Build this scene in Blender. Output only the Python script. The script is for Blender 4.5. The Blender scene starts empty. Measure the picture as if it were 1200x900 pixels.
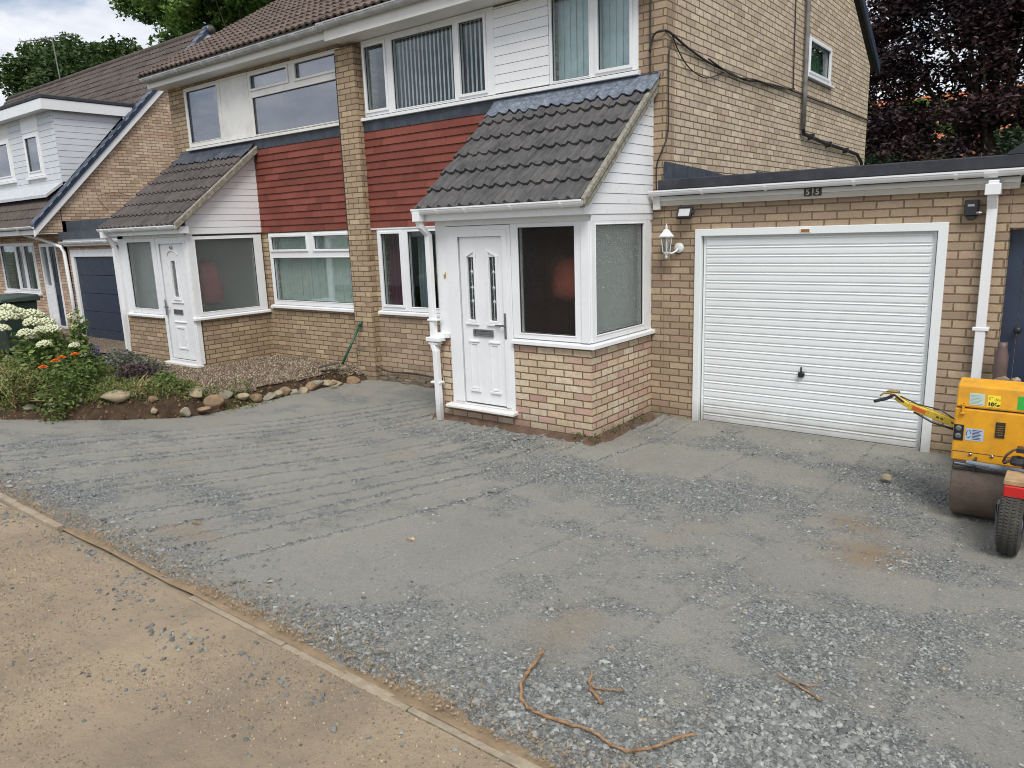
import bpy, bmesh, math, random
import numpy as np
from mathutils import Vector, Matrix
random.seed(7); RNG = np.random.default_rng(11)
scene = bpy.context.scene
COL = scene.collection
PI = math.pi

# ------------------------------------------------------------------ node helpers
def new_mat(name):
    m = bpy.data.materials.new(name); m.use_nodes = True
    nt = m.node_tree; nt.nodes.clear()
    return m, nt
class NB:
    """small node builder"""
    def __init__(s, nt): s.nt = nt
    def n(s, t, **kw):
        nd = s.nt.nodes.new(t)
        for k, v in kw.items():
            if k.startswith('_'): setattr(nd, k[1:], v)
        return nd
    def set(s, sock, v):
        if isinstance(v, bpy.types.NodeSocket): s.nt.links.new(v, sock)
        else: sock.default_value = v
    def math(s, op, a, b=None, c=None, clamp=False):
        nd = s.nt.nodes.new('ShaderNodeMath'); nd.operation = op; nd.use_clamp = clamp
        s.set(nd.inputs[0], a)
        if b is not None: s.set(nd.inputs[1], b)
        if c is not None: s.set(nd.inputs[2], c)
        return nd.outputs[0]
    def mix(s, f, a, b, blend='MIX'):
        nd = s.nt.nodes.new('ShaderNodeMix'); nd.data_type = 'RGBA'; nd.blend_type = blend; nd.clamp_factor = True
        s.set(nd.inputs[0], f); s.set(nd.inputs[6], c4(a)); s.set(nd.inputs[7], c4(b))
        return nd.outputs[2]
    def pos(s):
        return s.nt.nodes.new('ShaderNodeNewGeometry').outputs['Position']
    def sep(s, v):
        nd = s.nt.nodes.new('ShaderNodeSeparateXYZ'); s.set(nd.inputs[0], v); return nd.outputs
    def comb(s, x, y, z):
        nd = s.nt.nodes.new('ShaderNodeCombineXYZ')
        for i, v in enumerate((x, y, z)): s.set(nd.inputs[i], v)
        return nd.outputs[0]
    def noise(s, vec, scale, detail=4, rough=0.55, dist=0.0):
        nd = s.nt.nodes.new('ShaderNodeTexNoise'); s.set(nd.inputs['Vector'], vec)
        nd.inputs['Scale'].default_value = scale; nd.inputs['Detail'].default_value = detail
        nd.inputs['Roughness'].default_value = rough; nd.inputs['Distortion'].default_value = dist
        return nd.outputs[0]
    def vor(s, vec, scale, feature='F1', out='Distance'):
        nd = s.nt.nodes.new('ShaderNodeTexVoronoi'); nd.feature = feature; s.set(nd.inputs['Vector'], vec)
        nd.inputs['Scale'].default_value = scale
        return nd.outputs[out]
    def white(s, vec):
        nd = s.nt.nodes.new('ShaderNodeTexWhiteNoise'); nd.noise_dimensions = '3D'; s.set(nd.inputs[0], vec)
        return nd.outputs['Value']
    def scalev(s, v, k):
        nd = s.nt.nodes.new('ShaderNodeVectorMath'); nd.operation = 'MULTIPLY'; s.set(nd.inputs[0], v)
        nd.inputs[1].default_value = k; return nd.outputs[0]
    def ramp(s, f, stops, interp='LINEAR'):
        nd = s.nt.nodes.new('ShaderNodeValToRGB'); cr = nd.color_ramp; cr.interpolation = interp
        while len(cr.elements) < len(stops): cr.elements.new(0.5)
        for e, (p, c) in zip(cr.elements, stops): e.position = p; e.color = c4(c)
        s.set(nd.inputs[0], f); return nd.outputs[0]
    def rng(s, f, a, b, c, d):
        nd = s.nt.nodes.new('ShaderNodeMapRange'); nd.clamp = True
        s.set(nd.inputs[0], f)
        for i, v in enumerate((a, b, c, d)): nd.inputs[i+1].default_value = v
        return nd.outputs[0]
    def bump(s, h, strength, dist=0.01):
        nd = s.nt.nodes.new('ShaderNodeBump'); s.set(nd.inputs['Height'], h)
        nd.inputs['Strength'].default_value = strength; nd.inputs['Distance'].default_value = dist
        return nd.outputs[0]
    def pbsdf(s, color, rough=0.6, normal=None, metal=0.0, spec=0.5, **kw):
        nd = s.nt.nodes.new('ShaderNodeBsdfPrincipled')
        s.set(nd.inputs['Base Color'], c4(color)); s.set(nd.inputs['Roughness'], rough)
        nd.inputs['Metallic'].default_value = metal; nd.inputs['Specular IOR Level'].default_value = spec
        if normal is not None: s.set(nd.inputs['Normal'], normal)
        return nd
    def out(s, sh):
        o = s.nt.nodes.new('ShaderNodeOutputMaterial'); s.nt.links.new(sh.outputs[0] if hasattr(sh, 'outputs') else sh, o.inputs[0])
def c4(c):
    if isinstance(c, (tuple, list)) and len(c) == 3: return (c[0], c[1], c[2], 1)
    return c
def px(r, g, b):   # sRGB 0..255 -> linear
    f = lambda v: (v/255/12.92 if v/255 <= .04045 else ((v/255+.055)/1.055)**2.4)
    return (f(r), f(g), f(b))
MATS = {}
def simple(name, color, rough=0.6, var=0.12, scale=6, bump=0.0, bscale=60, metal=0.0, spec=0.5, dirt=None, dirt_amt=0.3, grime=0.0):
    if name in MATS: return MATS[name]
    m, nt = new_mat(name); b = NB(nt); p = b.pos()
    n1 = b.noise(p, scale, 5); dark = tuple(c*(1-var) for c in color); lite = tuple(min(1, c*(1+var)) for c in color)
    c = b.mix(b.rng(n1, .3, .7, 0, 1), dark, lite)
    if dirt is not None:
        n2 = b.noise(p, scale*.6+1.3, 6, .7); c = b.mix(b.rng(n2, .5, .75, 0, dirt_amt), c, dirt)
    if grime:
        zz = b.math('SUBTRACT', b.sep(p)[2], b.math('MULTIPLY', b.noise(p, 5, 5, .7), .30))
        c = b.mix(b.rng(zz, -.12, .16, grime, 0), c, (.22, .19, .15))
        c = b.mix(b.rng(b.noise(b.scalev(p, (3, 3, .5)), 7, 5, .7), .55, .8, 0, grime*.12), c, (.40, .38, .34))
    nrm = b.bump(b.noise(p, bscale, 3), bump, .01) if bump else None
    r = b.rng(b.noise(p, scale*3, 3), .3, .7, max(0, rough-.08), min(1, rough+.08))
    b.out(b.pbsdf(c, r, nrm, metal, spec)); MATS[name] = m; return m

def brick(name, stops, mortar, soot=0.25, shiftv=0.0, efflor=0.0, tint=(1, 1, 1)):
    m, nt = new_mat(name); b = NB(nt); p = b.pos()
    wob = b.noise(p, 9, 3)
    P = b.sep(p); g = nt.nodes.new('ShaderNodeNewGeometry'); N = b.sep(g.outputs['True Normal'])
    side = b.math('GREATER_THAN', b.math('ABSOLUTE', N[0]), .6)
    u = b.math('ADD', b.math('MULTIPLY', P[1], side), b.math('MULTIPLY', P[0], b.math('SUBTRACT', 1, side)))
    u = b.math('ADD', u, b.math('MULTIPLY', b.math('SUBTRACT', wob, .5), .012))
    v = b.math('ADD', P[2], b.math('MULTIPLY', b.math('SUBTRACT', b.noise(p, 5, 3), .5), .010))
    v = b.math('ADD', v, shiftv)
    vr = b.math('DIVIDE', v, .075); row = b.math('FLOOR', vr); fv = b.math('FRACT', vr)
    ur = b.math('ADD', b.math('DIVIDE', u, .225), b.math('MULTIPLY', b.math('MODULO', b.math('ABSOLUTE', row), 2), .5))
    cell = b.math('FLOOR', ur); fu = b.math('FRACT', ur)
    e = b.math('MULTIPLY', b.math('SUBTRACT', b.noise(p, 45, 3), .5), .010)
    du = b.math('ADD', b.math('MULTIPLY', b.math('MINIMUM', fu, b.math('SUBTRACT', 1, fu)), .225), e)
    dv = b.math('ADD', b.math('MULTIPLY', b.math('MINIMUM', fv, b.math('SUBTRACT', 1, fv)), .075), e)
    d = b.math('MINIMUM', du, dv)
    mask = b.rng(d, .0045, .0085, 0, 1)
    r1 = b.white(b.comb(cell, row, side)); r2 = b.white(b.comb(row, cell, 7.3))
    # neighbouring bricks come in loose batches: blend random with a broad noise
    rr = b.math('ADD', b.math('MULTIPLY', r1, .75), b.math('MULTIPLY', b.rng(b.noise(p, .9, 3), .3, .7, 0, 1), .25))
    bc = b.ramp(rr, stops)
    bc = b.mix(b.math('MULTIPLY', b.math('SUBTRACT', r2, .5), .0), bc, bc)
    hsv = nt.nodes.new('ShaderNodeHueSaturation'); hsv.inputs['Saturation'].default_value = 1
    b.set(hsv.inputs['Value'], b.rng(r2, 0, 1, .86, 1.12)); b.set(hsv.inputs['Color'], bc); bc = hsv.outputs[0]
    # face mottling
    mot = b.noise(b.scalev(p, (1, 1, 1.6)), 38, 6, .7)
    bc = b.mix(b.rng(mot, .38, .72, 0, .55), bc, b.mix(.45, bc, (.10, .075, .055)), 'MIX')
    bc = b.mix(b.rng(b.noise(p, 120, 4, .7), .58, .8, 0, .5), bc, (.62, .54, .43))
    bc = b.mix(b.rng(b.math('ADD', b.noise(p, 14, 3), b.math('MULTIPLY', b.math('SUBTRACT', r1, .5), .25)), .52, .66, 0, .28), bc, (.36, .20, .14))
    bc = b.mix(b.rng(b.noise(p, 190, 2, .8), .58, .68, 0, .65), bc, (.10, .075, .06))
    mc = b.mix(b.rng(b.noise(p, 25, 4), .3, .7, 0, 1), tuple(c*.8 for c in mortar), mortar)
    c = b.mix(mask, mc, bc)
    c = b.mix(b.rng(b.noise(p, .8, 5, .65), .45, .8, 0, soot), c, (.11, .09, .07))
    if efflor: c = b.mix(b.rng(b.noise(p, 2.2, 5, .6), .6, .8, 0, efflor), c, (.55, .52, .48))
    # damp and soil splash just above the ground
    low = b.rng(b.math('ADD', P[2], b.math('MULTIPLY', b.noise(p, 3.5, 4), .22)), .12, .34, .45, 0)
    c = b.mix(low, c, (.12, .10, .07))
    c = b.mix(1.0, c, tint, 'MULTIPLY')
    h = b.math('ADD', b.math('MULTIPLY', mask, .7), b.math('MULTIPLY', mot, .28))
    b.out(b.pbsdf(c, .92, b.bump(h, .75, .008), spec=.25)); MATS[name] = m; return m

BR_MAIN = brick('brick_brown_buff', [(0, px(138, 120, 100)), (.25, px(164, 144, 118)), (.5, px(184, 164, 134)), (.7, px(170, 148, 124)), (.85, px(190, 172, 140)), (1, px(202, 186, 154))], px(112, 96, 76), .16)
BR_PORCH = brick('brick_yellow_multi', [(0, px(176, 130, 114)), (.12, px(190, 154, 140)), (.28, px(196, 168, 150)), (.48, px(202, 180, 152)), (.66, px(208, 192, 164)), (.86, px(216, 205, 182)), (1, px(196, 170, 158))], px(118, 99, 74), .08, efflor=.1)
BR_GAR = brick('brick_garage', [(0, px(142, 122, 104)), (.25, px(164, 144, 122)), (.5, px(180, 161, 135)), (.7, px(169, 147, 130)), (.85, px(184, 167, 137)), (1, px(196, 180, 152))], px(122, 104, 82), .14)
BR_GABLE = brick('brick_gable', [(0, px(176, 158, 136)), (.25, px(192, 176, 150)), (.45, px(206, 192, 166)), (.65, px(196, 178, 160)), (.8, px(212, 198, 172)), (1, px(222, 212, 188))], px(116, 96, 74), .06)
BR_FAR = brick('brick_neighbour', [(0, px(166, 138, 118)), (.3, px(190, 162, 138)), (.6, px(206, 182, 156)), (1, px(222, 204, 180))], px(134, 112, 92), .06)

UPVC = simple('white_upvc', (.78, .79, .80), .32, .03, 3, dirt=(.6, .59, .55), dirt_amt=.05, grime=.6)
UPVC_OLD = simple('weathered_white_upvc', (.70, .69, .66), .4, .06, 4, dirt=(.32, .3, .26), dirt_amt=.3)
WHITE_DOOR = simple('white_painted_steel', (.77, .80, .80), .36, .02, 2, dirt=(.6, .59, .55), dirt_amt=.08, grime=.55)
FASCIA = simple('white_fascia_paint', (.74, .73, .70), .4, .04, 3, dirt=(.38, .37, .33), dirt_amt=.2)
CREAM = simple('cream_board', (.52, .49, .42), .5, .08, 4, dirt=(.3, .28, .24), dirt_amt=.3)
GREYGUT = simple('weathered_grey_gutter', (.42, .43, .43), .5, .2, 9, dirt=(.2, .2, .19), dirt_amt=.5)
BLACKP = simple('black_plastic', (.022, .023, .027), .38, .2, 6)
GASKET = simple('dark_gasket', (.03, .03, .033), .6, .1, 6)
NAVY = simple('navy_paint', (.015, .027, .052), .5, .05, 3)
NAVYD = simple('navy_verge_cap', (.03, .045, .08), .35, .1, 5)
LEAD = simple('blue_grey_lead', (.17, .20, .25), .36, .35, 22, bump=.5, bscale=24, metal=.3, dirt=(.45, .49, .54), dirt_amt=.75)
DARKLEAD = simple('dark_flashing', (.035, .043, .06), .55, .3, 7, bump=.3, bscale=30, dirt=(.13, .15, .18), dirt_amt=.45)
FELT = simple('black_roof_felt', (.03, .033, .042), .75, .25, 5, bump=.5, bscale=160, dirt=(.12, .13, .14), dirt_amt=.25)
CEMENT = simple('weathered_cement', (.24, .225, .18), .9, .45, 26, bump=.5, bscale=60, dirt=(.14, .13, .09), dirt_amt=.6)
STEEL = simple('brushed_steel', (.30, .31, .32), .32, .15, 20, metal=.9)
GREYMET = simple('grey_paint_metal', (.17, .20, .245), .45, .12, 12, dirt=(.25, .22, .18), dirt_amt=.5)
BRASS = simple('brass', (.62, .42, .14), .3, .15, 20, metal=.8)
ROOMWALL = simple('room_plaster', (.30, .29, .26), .9, .05, 2)
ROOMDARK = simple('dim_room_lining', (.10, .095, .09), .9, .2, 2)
TIMBER = simple('bare_timber', (.38, .25, .13), .8, .25, 12, bump=.3, bscale=80)
CABLE = simple('black_cable', (.03, .026, .024), .6, .3, 20)
PIPEGREY = simple('grey_vent_pipe', (.17, .165, .16), .6, .3, 10, dirt=(.35, .33, .3), dirt_amt=.4)
YELLOW = simple('yellow_machine_paint', (.70, .33, .014), .40, .10, 9, dirt=(.28, .18, .07), dirt_amt=.55)
YELLOW2 = simple('lemon_handle_paint', (.66, .47, .04), .4, .12, 20, dirt=(.2, .13, .05), dirt_amt=.6)
REDP = simple('red_paint', (.50, .018, .016), .35, .08, 6)
GREENBIN = simple('dark_green_plastic', (.022, .04, .032), .45, .15, 5)
GREENH = simple('green_tool_handle', (.012, .085, .045), .4, .2, 20)
DRUM = simple('scuffed_drum_steel', (.18, .135, .105), .5, .22, 7, bump=.35, bscale=45, metal=.45, dirt=(.26, .21, .17), dirt_amt=.5)

# tile hanging (red)
def m_tilehang():
    m, nt = new_mat('red_hung_tile'); b = NB(nt); p = b.pos(); P = b.sep(p)
    row = b.math('FLOOR', b.math('DIVIDE', b.math('SUBTRACT', P[2], 2.27), .1023))
    cell = b.math('FLOOR', b.math('ADD', b.math('DIVIDE', P[0], .36), b.math('MULTIPLY', row, .37)))
    r = b.white(b.comb(row, cell, 3.1))
    c = b.ramp(r, [(0, px(108, 60, 50)), (.5, px(120, 66, 55)), (1, px(134, 76, 64))])
    c = b.mix(b.rng(b.noise(p, 30, 6, .7), .4, .75, 0, .45), c, (.15, .035, .028))
    c = b.mix(b.rng(b.noise(p, 2, 4), .5, .8, 0, .25), c, (.30, .10, .08))
    b.out(b.pbsdf(c, .8, b.bump(b.noise(p, 90, 4), .4, .005), spec=.3)); return m
TILEHANG = m_tilehang()
def m_rooftile(name, cols, gx, gy, moss=.25):
    m, nt = new_mat(name); b = NB(nt); p = b.pos(); P = b.sep(p)
    cell = b.math('FLOOR', b.math('DIVIDE', P[0], gx)); row = b.math('FLOOR', b.math('DIVIDE', P[1], gy))
    r = b.white(b.comb(cell, row, 1.7))
    c = b.ramp(r, [(0, cols[0]), (.5, cols[1]), (1, cols[2])])
    st = b.noise(b.scalev(p, (9, 1.5, 1.5)), 5, 6, .65)
    c = b.mix(b.rng(st, .4, .7, 0, .55), c, tuple(x*1.6+.02 for x in cols[2]))
    c = b.mix(b.rng(b.noise(p, 17, 6, .75), .5, .75, 0, .3), c, tuple(x*.6 for x in cols[0]))
    c = b.mix(b.rng(b.noise(p, 60, 5, .8), .62, .72, 0, moss), c, (.22, .22, .17))
    b.out(b.pbsdf(c, .85, b.bump(b.noise(p, 120, 5), .5, .004), spec=.3)); return m
RT_PORCH = m_rooftile('grey_concrete_tile', [(.058, .057, .059), (.074, .072, .073), (.094, .090, .088)], .3, .22, .35)
RT_MAIN = m_rooftile('brown_concrete_tile', [(.075, .055, .045), (.10, .072, .058), (.125, .092, .075)], .3, .27)
RT_FAR = m_rooftile('brown_interlocking_tile', [(.055, .043, .037), (.072, .057, .049), (.09, .072, .061)], .3, .25)
RT_P53 = m_rooftile('dark_porch_tile', [(.055, .048, .047), (.072, .063, .060), (.095, .082, .077)], .3, .22)

def m_glass(name, tint=(.86, .9, .9), refl=.07, bump=0, rough=.0, k=.75):
    m, nt = new_mat(name); b = NB(nt)
    tr = nt.nodes.new('ShaderNodeBsdfTransparent'); tr.inputs[0].default_value = c4(tint)
    gl = nt.nodes.new('ShaderNodeBsdfGlossy'); gl.inputs['Roughness'].default_value = rough
    gl.inputs[0].default_value = (.92, .95, 1, 1)
    if bump:
        nrm = b.bump(b.noise(b.scalev(b.pos(), (1, 1, .5)), 70, 3), bump, .02); b.set(gl.inputs['Normal'], nrm)
    else:
        nrm = b.bump(b.noise(b.pos(), 1.3, 2), .03, .05); b.set(gl.inputs['Normal'], nrm)
    lw = nt.nodes.new('ShaderNodeLayerWeight'); lw.inputs[0].default_value = .25
    f = b.math('ADD', b.math('MULTIPLY', lw.outputs['Fresnel'], k), refl, clamp=True)
    mx = nt.nodes.new('ShaderNodeMixShader'); b.set(mx.inputs[0], f)
    nt.links.new(tr.outputs[0], mx.inputs[1]); nt.links.new(gl.outputs[0], mx.inputs[2]); b.out(mx); return m
GLASS = m_glass('window_glass', (.88, .92, .92), .02, k=.45)
GLASS_UP = m_glass('window_glass_upper', (.80, .85, .9), .22)
def m_obscure(name, tint, refl=.08, k=.35, rgh=.16):
    m, nt = new_mat(name); b = NB(nt)
    pos = b.scalev(b.pos(), (1, 1, .45))
    n = b.noise(pos, 42, 3, .6, 1.5)
    nrm = b.bump(n, 1.0, .03)
    rf = nt.nodes.new('ShaderNodeBsdfRefraction'); rf.inputs['IOR'].default_value = 1.08; rf.inputs['Roughness'].default_value = rgh
    rf.inputs[0].default_value = c4(tint); b.set(rf.inputs['Normal'], nrm)
    tr = nt.nodes.new('ShaderNodeBsdfTransparent'); tr.inputs[0].default_value = c4(tint)
    m1 = nt.nodes.new('ShaderNodeMixShader'); m1.inputs[0].default_value = .38
    nt.links.new(rf.outputs[0], m1.inputs[1]); nt.links.new(tr.outputs[0], m1.inputs[2])
    gl = nt.nodes.new('ShaderNodeBsdfGlossy'); gl.inputs['Roughness'].default_value = .12; b.set(gl.inputs['Normal'], nrm)
    lw = nt.nodes.new('ShaderNodeLayerWeight'); lw.inputs[0].default_value = .3
    f = b.math('ADD', b.math('MULTIPLY', lw.outputs['Fresnel'], k), refl, clamp=True)
    mx = nt.nodes.new('ShaderNodeMixShader'); b.set(mx.inputs[0], f)
    nt.links.new(m1.outputs[0], mx.inputs[1]); nt.links.new(gl.outputs[0], mx.inputs[2]); b.out(mx); return m
OBSC = m_obscure('obscure_glass', (.88, .90, .88), .015, .25)
OBSC2 = m_obscure('obscure_glass_green', (.90, .94, .92), .11, .45, .26)

def cloth(name, col, rough=.9): return simple(name, col, rough, .1, 10, bump=.2, bscale=200)

# ------------------------------------------------------------------ mesh builder
def FR(Y): return lambda a, z, d: (a, Y-d, z)      # front-facing plane (normal -Y), a = X
def SD(X): return lambda a, z, d: (X+d, a, z)      # right-facing plane (normal +X), a = Y
def SL(X): return lambda a, z, d: (X-d, a, z)      # left-facing plane
WORLD = lambda x, y, z: (x, y, z)
class MB:
    def __init__(s, T=WORLD): s.v = []; s.f = []; s.T = T
    def add(s, vs, fs, T=None):
        T = T or s.T; o = len(s.v); s.v += [T(*q) for q in vs]; s.f += [tuple(i+o for i in f) for f in fs]; return s
    def box(s, a0, a1, z0, z1, d0, d1, T=None):
        return s.add([(a, z, d) for a in (a0, a1) for z in (z0, z1) for d in (d0, d1)],
                     [(0, 1, 3, 2), (4, 6, 7, 5), (0, 4, 5, 1), (2, 3, 7, 6), (0, 2, 6, 4), (1, 5, 7, 3)], T)
    def wbox(s, x0, x1, y0, y1, z0, z1):
        return s.box(x0, x1, y0, y1, z0, z1, WORLD)
    def prism(s, poly, d0, d1, T=None):
        n = len(poly)
        return s.add([(a, z, d0) for a, z in poly]+[(a, z, d1) for a, z in poly],
                     [tuple(range(n)), tuple(range(2*n-1, n-1, -1))]+[(i, (i+1) % n, (i+1) % n+n, i+n) for i in range(n)], T)
    def slab(s, outer, holes, d0, d1, T=None):
        A = sorted({outer[0], outer[1], *[h[0] for h in holes], *[h[1] for h in holes]})
        Z = sorted({outer[2], outer[3], *[h[2] for h in holes], *[h[3] for h in holes]})
        A = [a for a in A if outer[0] <= a <= outer[1]]; Z = [z for z in Z if outer[2] <= z <= outer[3]]
        def solid(i, j):
            if i < 0 or j < 0 or i >= len(A)-1 or j >= len(Z)-1: return False
            a = (A[i]+A[i+1])/2; z = (Z[j]+Z[j+1])/2
            return not any(h[0] < a < h[1] and h[2] < z < h[3] for h in holes)
        for i in range(len(A)-1):
            for j in range(len(Z)-1):
                if not solid(i, j): continue
                a0, a1, z0, z1 = A[i], A[i+1], Z[j], Z[j+1]
                s.add([(a0, z0, d0), (a1, z0, d0), (a1, z1, d0), (a0, z1, d0), (a0, z0, d1), (a1, z0, d1), (a1, z1, d1), (a0, z1, d1)],
                      [(0, 1, 2, 3), (7, 6, 5, 4)] + ([] if solid(i-1, j) else [(0, 3, 7, 4)]) + ([] if solid(i+1, j) else [(1, 5, 6, 2)])
                      + ([] if solid(i, j-1) else [(0, 4, 5, 1)]) + ([] if solid(i, j+1) else [(3, 2, 6, 7)]), T)
        return s
    def tube(s, path, r, n=8, caps=True):
        P = [Vector(q) for q in path]; m = len(P); rs = r if isinstance(r, (list, tuple)) else [r]*m
        o = len(s.v); prev = None
        for i, q in enumerate(P):
            t = (P[min(i+1, m-1)]-P[max(i-1, 0)]).normalized()
            if prev is None:
                a = t.orthogonal().normalized()
            else:
                a = (prev - t*prev.dot(t)); a = a.normalized() if a.length > 1e-6 else t.orthogonal().normalized()
            prev = a; b = t.cross(a)
            for k in range(n):
                an = 2*PI*k/n; s.v.append(tuple(q+(a*math.cos(an)+b*math.sin(an))*rs[i]))
        for i in range(m-1):
            for k in range(n):
                s.f.append((o+i*n+k, o+i*n+(k+1) % n, o+(i+1)*n+(k+1) % n, o+(i+1)*n+k))
        if caps:
            s.f.append(tuple(o+k for k in range(n))[::-1]); s.f.append(tuple(o+(m-1)*n+k for k in range(n)))
        return s
    def lathe(s, c, prof, n=20, axis='Z'):
        o = len(s.v)
        for r, h in prof:
            for k in range(n):
                an = 2*PI*k/n; x, y = r*math.cos(an), r*math.sin(an)
                s.v.append({'Z': (c[0]+x, c[1]+y, c[2]+h), 'X': (c[0]+h, c[1]+x, c[2]+y), 'Y': (c[0]+x, c[1]+h, c[2]+y)}[axis])
        for i in range(len(prof)-1):
            for k in range(n):
                s.f.append((o+i*n+k, o+i*n+(k+1) % n, o+(i+1)*n+(k+1) % n, o+(i+1)*n+k))
        s.f.append(tuple(o+k for k in range(n))[::-1]); s.f.append(tuple(o+(len(prof)-1)*n+k for k in range(n)))
        return s
    def build(s, name, mat, parent=None, bevel=0, smooth=False, fix=True, segs=1):
        me = bpy.data.meshes.new(name); org = (0, 0, 0)
        if parent is not None: org = ROOTLOC[parent.name]
        vs = [(x-org[0], y-org[1], z-org[2]) for x, y, z in s.v]
        me.from_pydata(vs, [], s.f)
        if fix:
            bm = bmesh.new(); bm.from_mesh(me); bmesh.ops.remove_doubles(bm, verts=bm.verts, dist=1e-5)
            bmesh.ops.recalc_face_normals(bm, faces=bm.faces); bm.to_mesh(me); bm.free()
        me.materials.append(mat)
        if smooth: me.shade_smooth()
        o = bpy.data.objects.new(name, me); COL.objects.link(o)
        if parent is not None: o.parent = parent; ROOTLOC[o.name] = org
        else: ROOTLOC[o.name] = (0, 0, 0)
        if bevel:
            md = o.modifiers.new('Bevel', 'BEVEL'); md.width = bevel; md.segments = segs; md.limit_method = 'ANGLE'; md.angle_limit = math.radians(35)
        return o
ROOTLOC = {}
def tag(o, label=None, cat=None, group=None, kind=None):
    if label: o['label'] = label
    if cat: o['category'] = cat
    if group: o['group'] = group
    if kind: o['kind'] = kind
    return o
def thing(name, label, cat, loc, group=None):
    o = bpy.data.objects.new(name, None); COL.objects.link(o); o.location = loc; ROOTLOC[o.name] = tuple(loc)
    return tag(o, label, cat, group)
def single(mb, name, mat, label, cat, loc=(0, 0, 0), group=None, **kw):
    """top-level one-mesh thing with its origin at loc"""
    mb.v = [(x-loc[0], y-loc[1], z-loc[2]) for x, y, z in mb.v]
    o = mb.build(name, mat, **kw); o.location = loc
    return tag(o, label, cat, group)
def text_mesh(txt, size, name, mat, parent, loc, T='front', ext=.002, bold=0.0):
    cu = bpy.data.curves.new(name, 'FONT'); cu.body = txt; cu.size = size; cu.extrude = ext; cu.align_x = 'CENTER'; cu.align_y = 'CENTER'; cu.offset = bold
    tmp = bpy.data.objects.new('tmp', cu); COL.objects.link(tmp)
    bpy.context.view_layer.update()
    me = bpy.data.meshes.new_from_object(tmp.evaluated_get(bpy.context.evaluated_depsgraph_get()))
    bpy.data.objects.remove(tmp); me.name = name
    me.materials.clear(); me.materials.append(mat)
    o = bpy.data.objects.new(name, me); COL.objects.link(o)
    org = ROOTLOC[parent.name]; o.parent = parent
    o.location = (loc[0]-org[0], loc[1]-org[1], loc[2]-org[2]); o.rotation_euler = (PI/2, 0, 0)
    return o

# ------------------------------------------------------------------ building components
def ring(mb, r, w, d0, d1): # ring inside rectangle r of width w
    a0, a1, z0, z1 = r
    return mb.slab(r, [(a0+w, a1-w, z0+w, z1-w)], d0, d1)
def window(parent, T, outer, cells, glass=None, mat=None, sash=(), sill=None, sill_label=None, d=0.0, depth=.07, label=None, name='window', bevel=.004):
    mat = mat or UPVC; glass = glass or GLASS
    f = MB(T).slab(outer, cells, d-depth, d)
    for i, c in enumerate(cells):
        e = .035 if i in sash else .012
        r = (c[0]-e, c[1]+e, c[2]-e, c[3]+e)
        f.slab(r, [c], d, d+(.018 if i in sash else .006))
    w = f.build(name, mat, parent, bevel=bevel)
    if label: w['label'] = label
    g = MB(T)
    for c in cells: g.box(c[0]-.004, c[1]+.004, c[2]-.004, c[3]+.004, d-.042, d-.030)
    g.build('pane', glass, w)
    k = MB(T)
    for c in cells: k.slab(c, [(c[0]+.007, c[1]-.007, c[2]+.007, c[3]-.007)], d-.026, d-.012)
    k.build('gasket', GASKET, w)
    if sill:
        a0, a1, z0, z1, pr = sill
        MB(T).prism([(0, 0)], 0, 0) if False else None
        s = MB(T); s.add([(a0, z0, -.02), (a1, z0, -.02), (a1, z0, pr), (a0, z0, pr), (a0, z1, -.02), (a1, z1, -.02), (a1, z1-.018, pr), (a0, z1-.018, pr)],
                         [(0, 1, 2, 3), (4, 7, 6, 5), (0, 4, 5, 1), (3, 2, 6, 7), (0, 3, 7, 4), (1, 5, 6, 2)])
        s.build('sill', mat, w, bevel=.004)
    return w
def shiplap(mb, a0, a1, z0, z1, pitch=.1, cut=None, d=.012, dd=.0045):
    """horizontal boards; cut(z) gives left limit"""
    z = z0
    while z < z1-.004:
        t = min(z+pitch, z1); l0 = cut(z) if cut else a0; l1 = cut(t) if cut else a0
        l0 = max(l0, a0); l1 = max(l1, a0)
        if l0 >= a1-.01: break
        l1 = min(l1, a1-.001)
        mb.add([(l0, z+.004, d), (a1, z+.004, d), (a1, t, d-dd), (l1, t, d-dd), (l0, z+.004, -.01), (a1, z+.004, -.01), (a1, t, -.01), (l1, t, -.01)],
               [(0, 1, 2, 3), (7, 6, 5, 4), (0, 4, 5, 1), (3, 2, 6, 7), (0, 3, 7, 4), (1, 5, 6, 2)])
        z = t
    return mb
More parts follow.
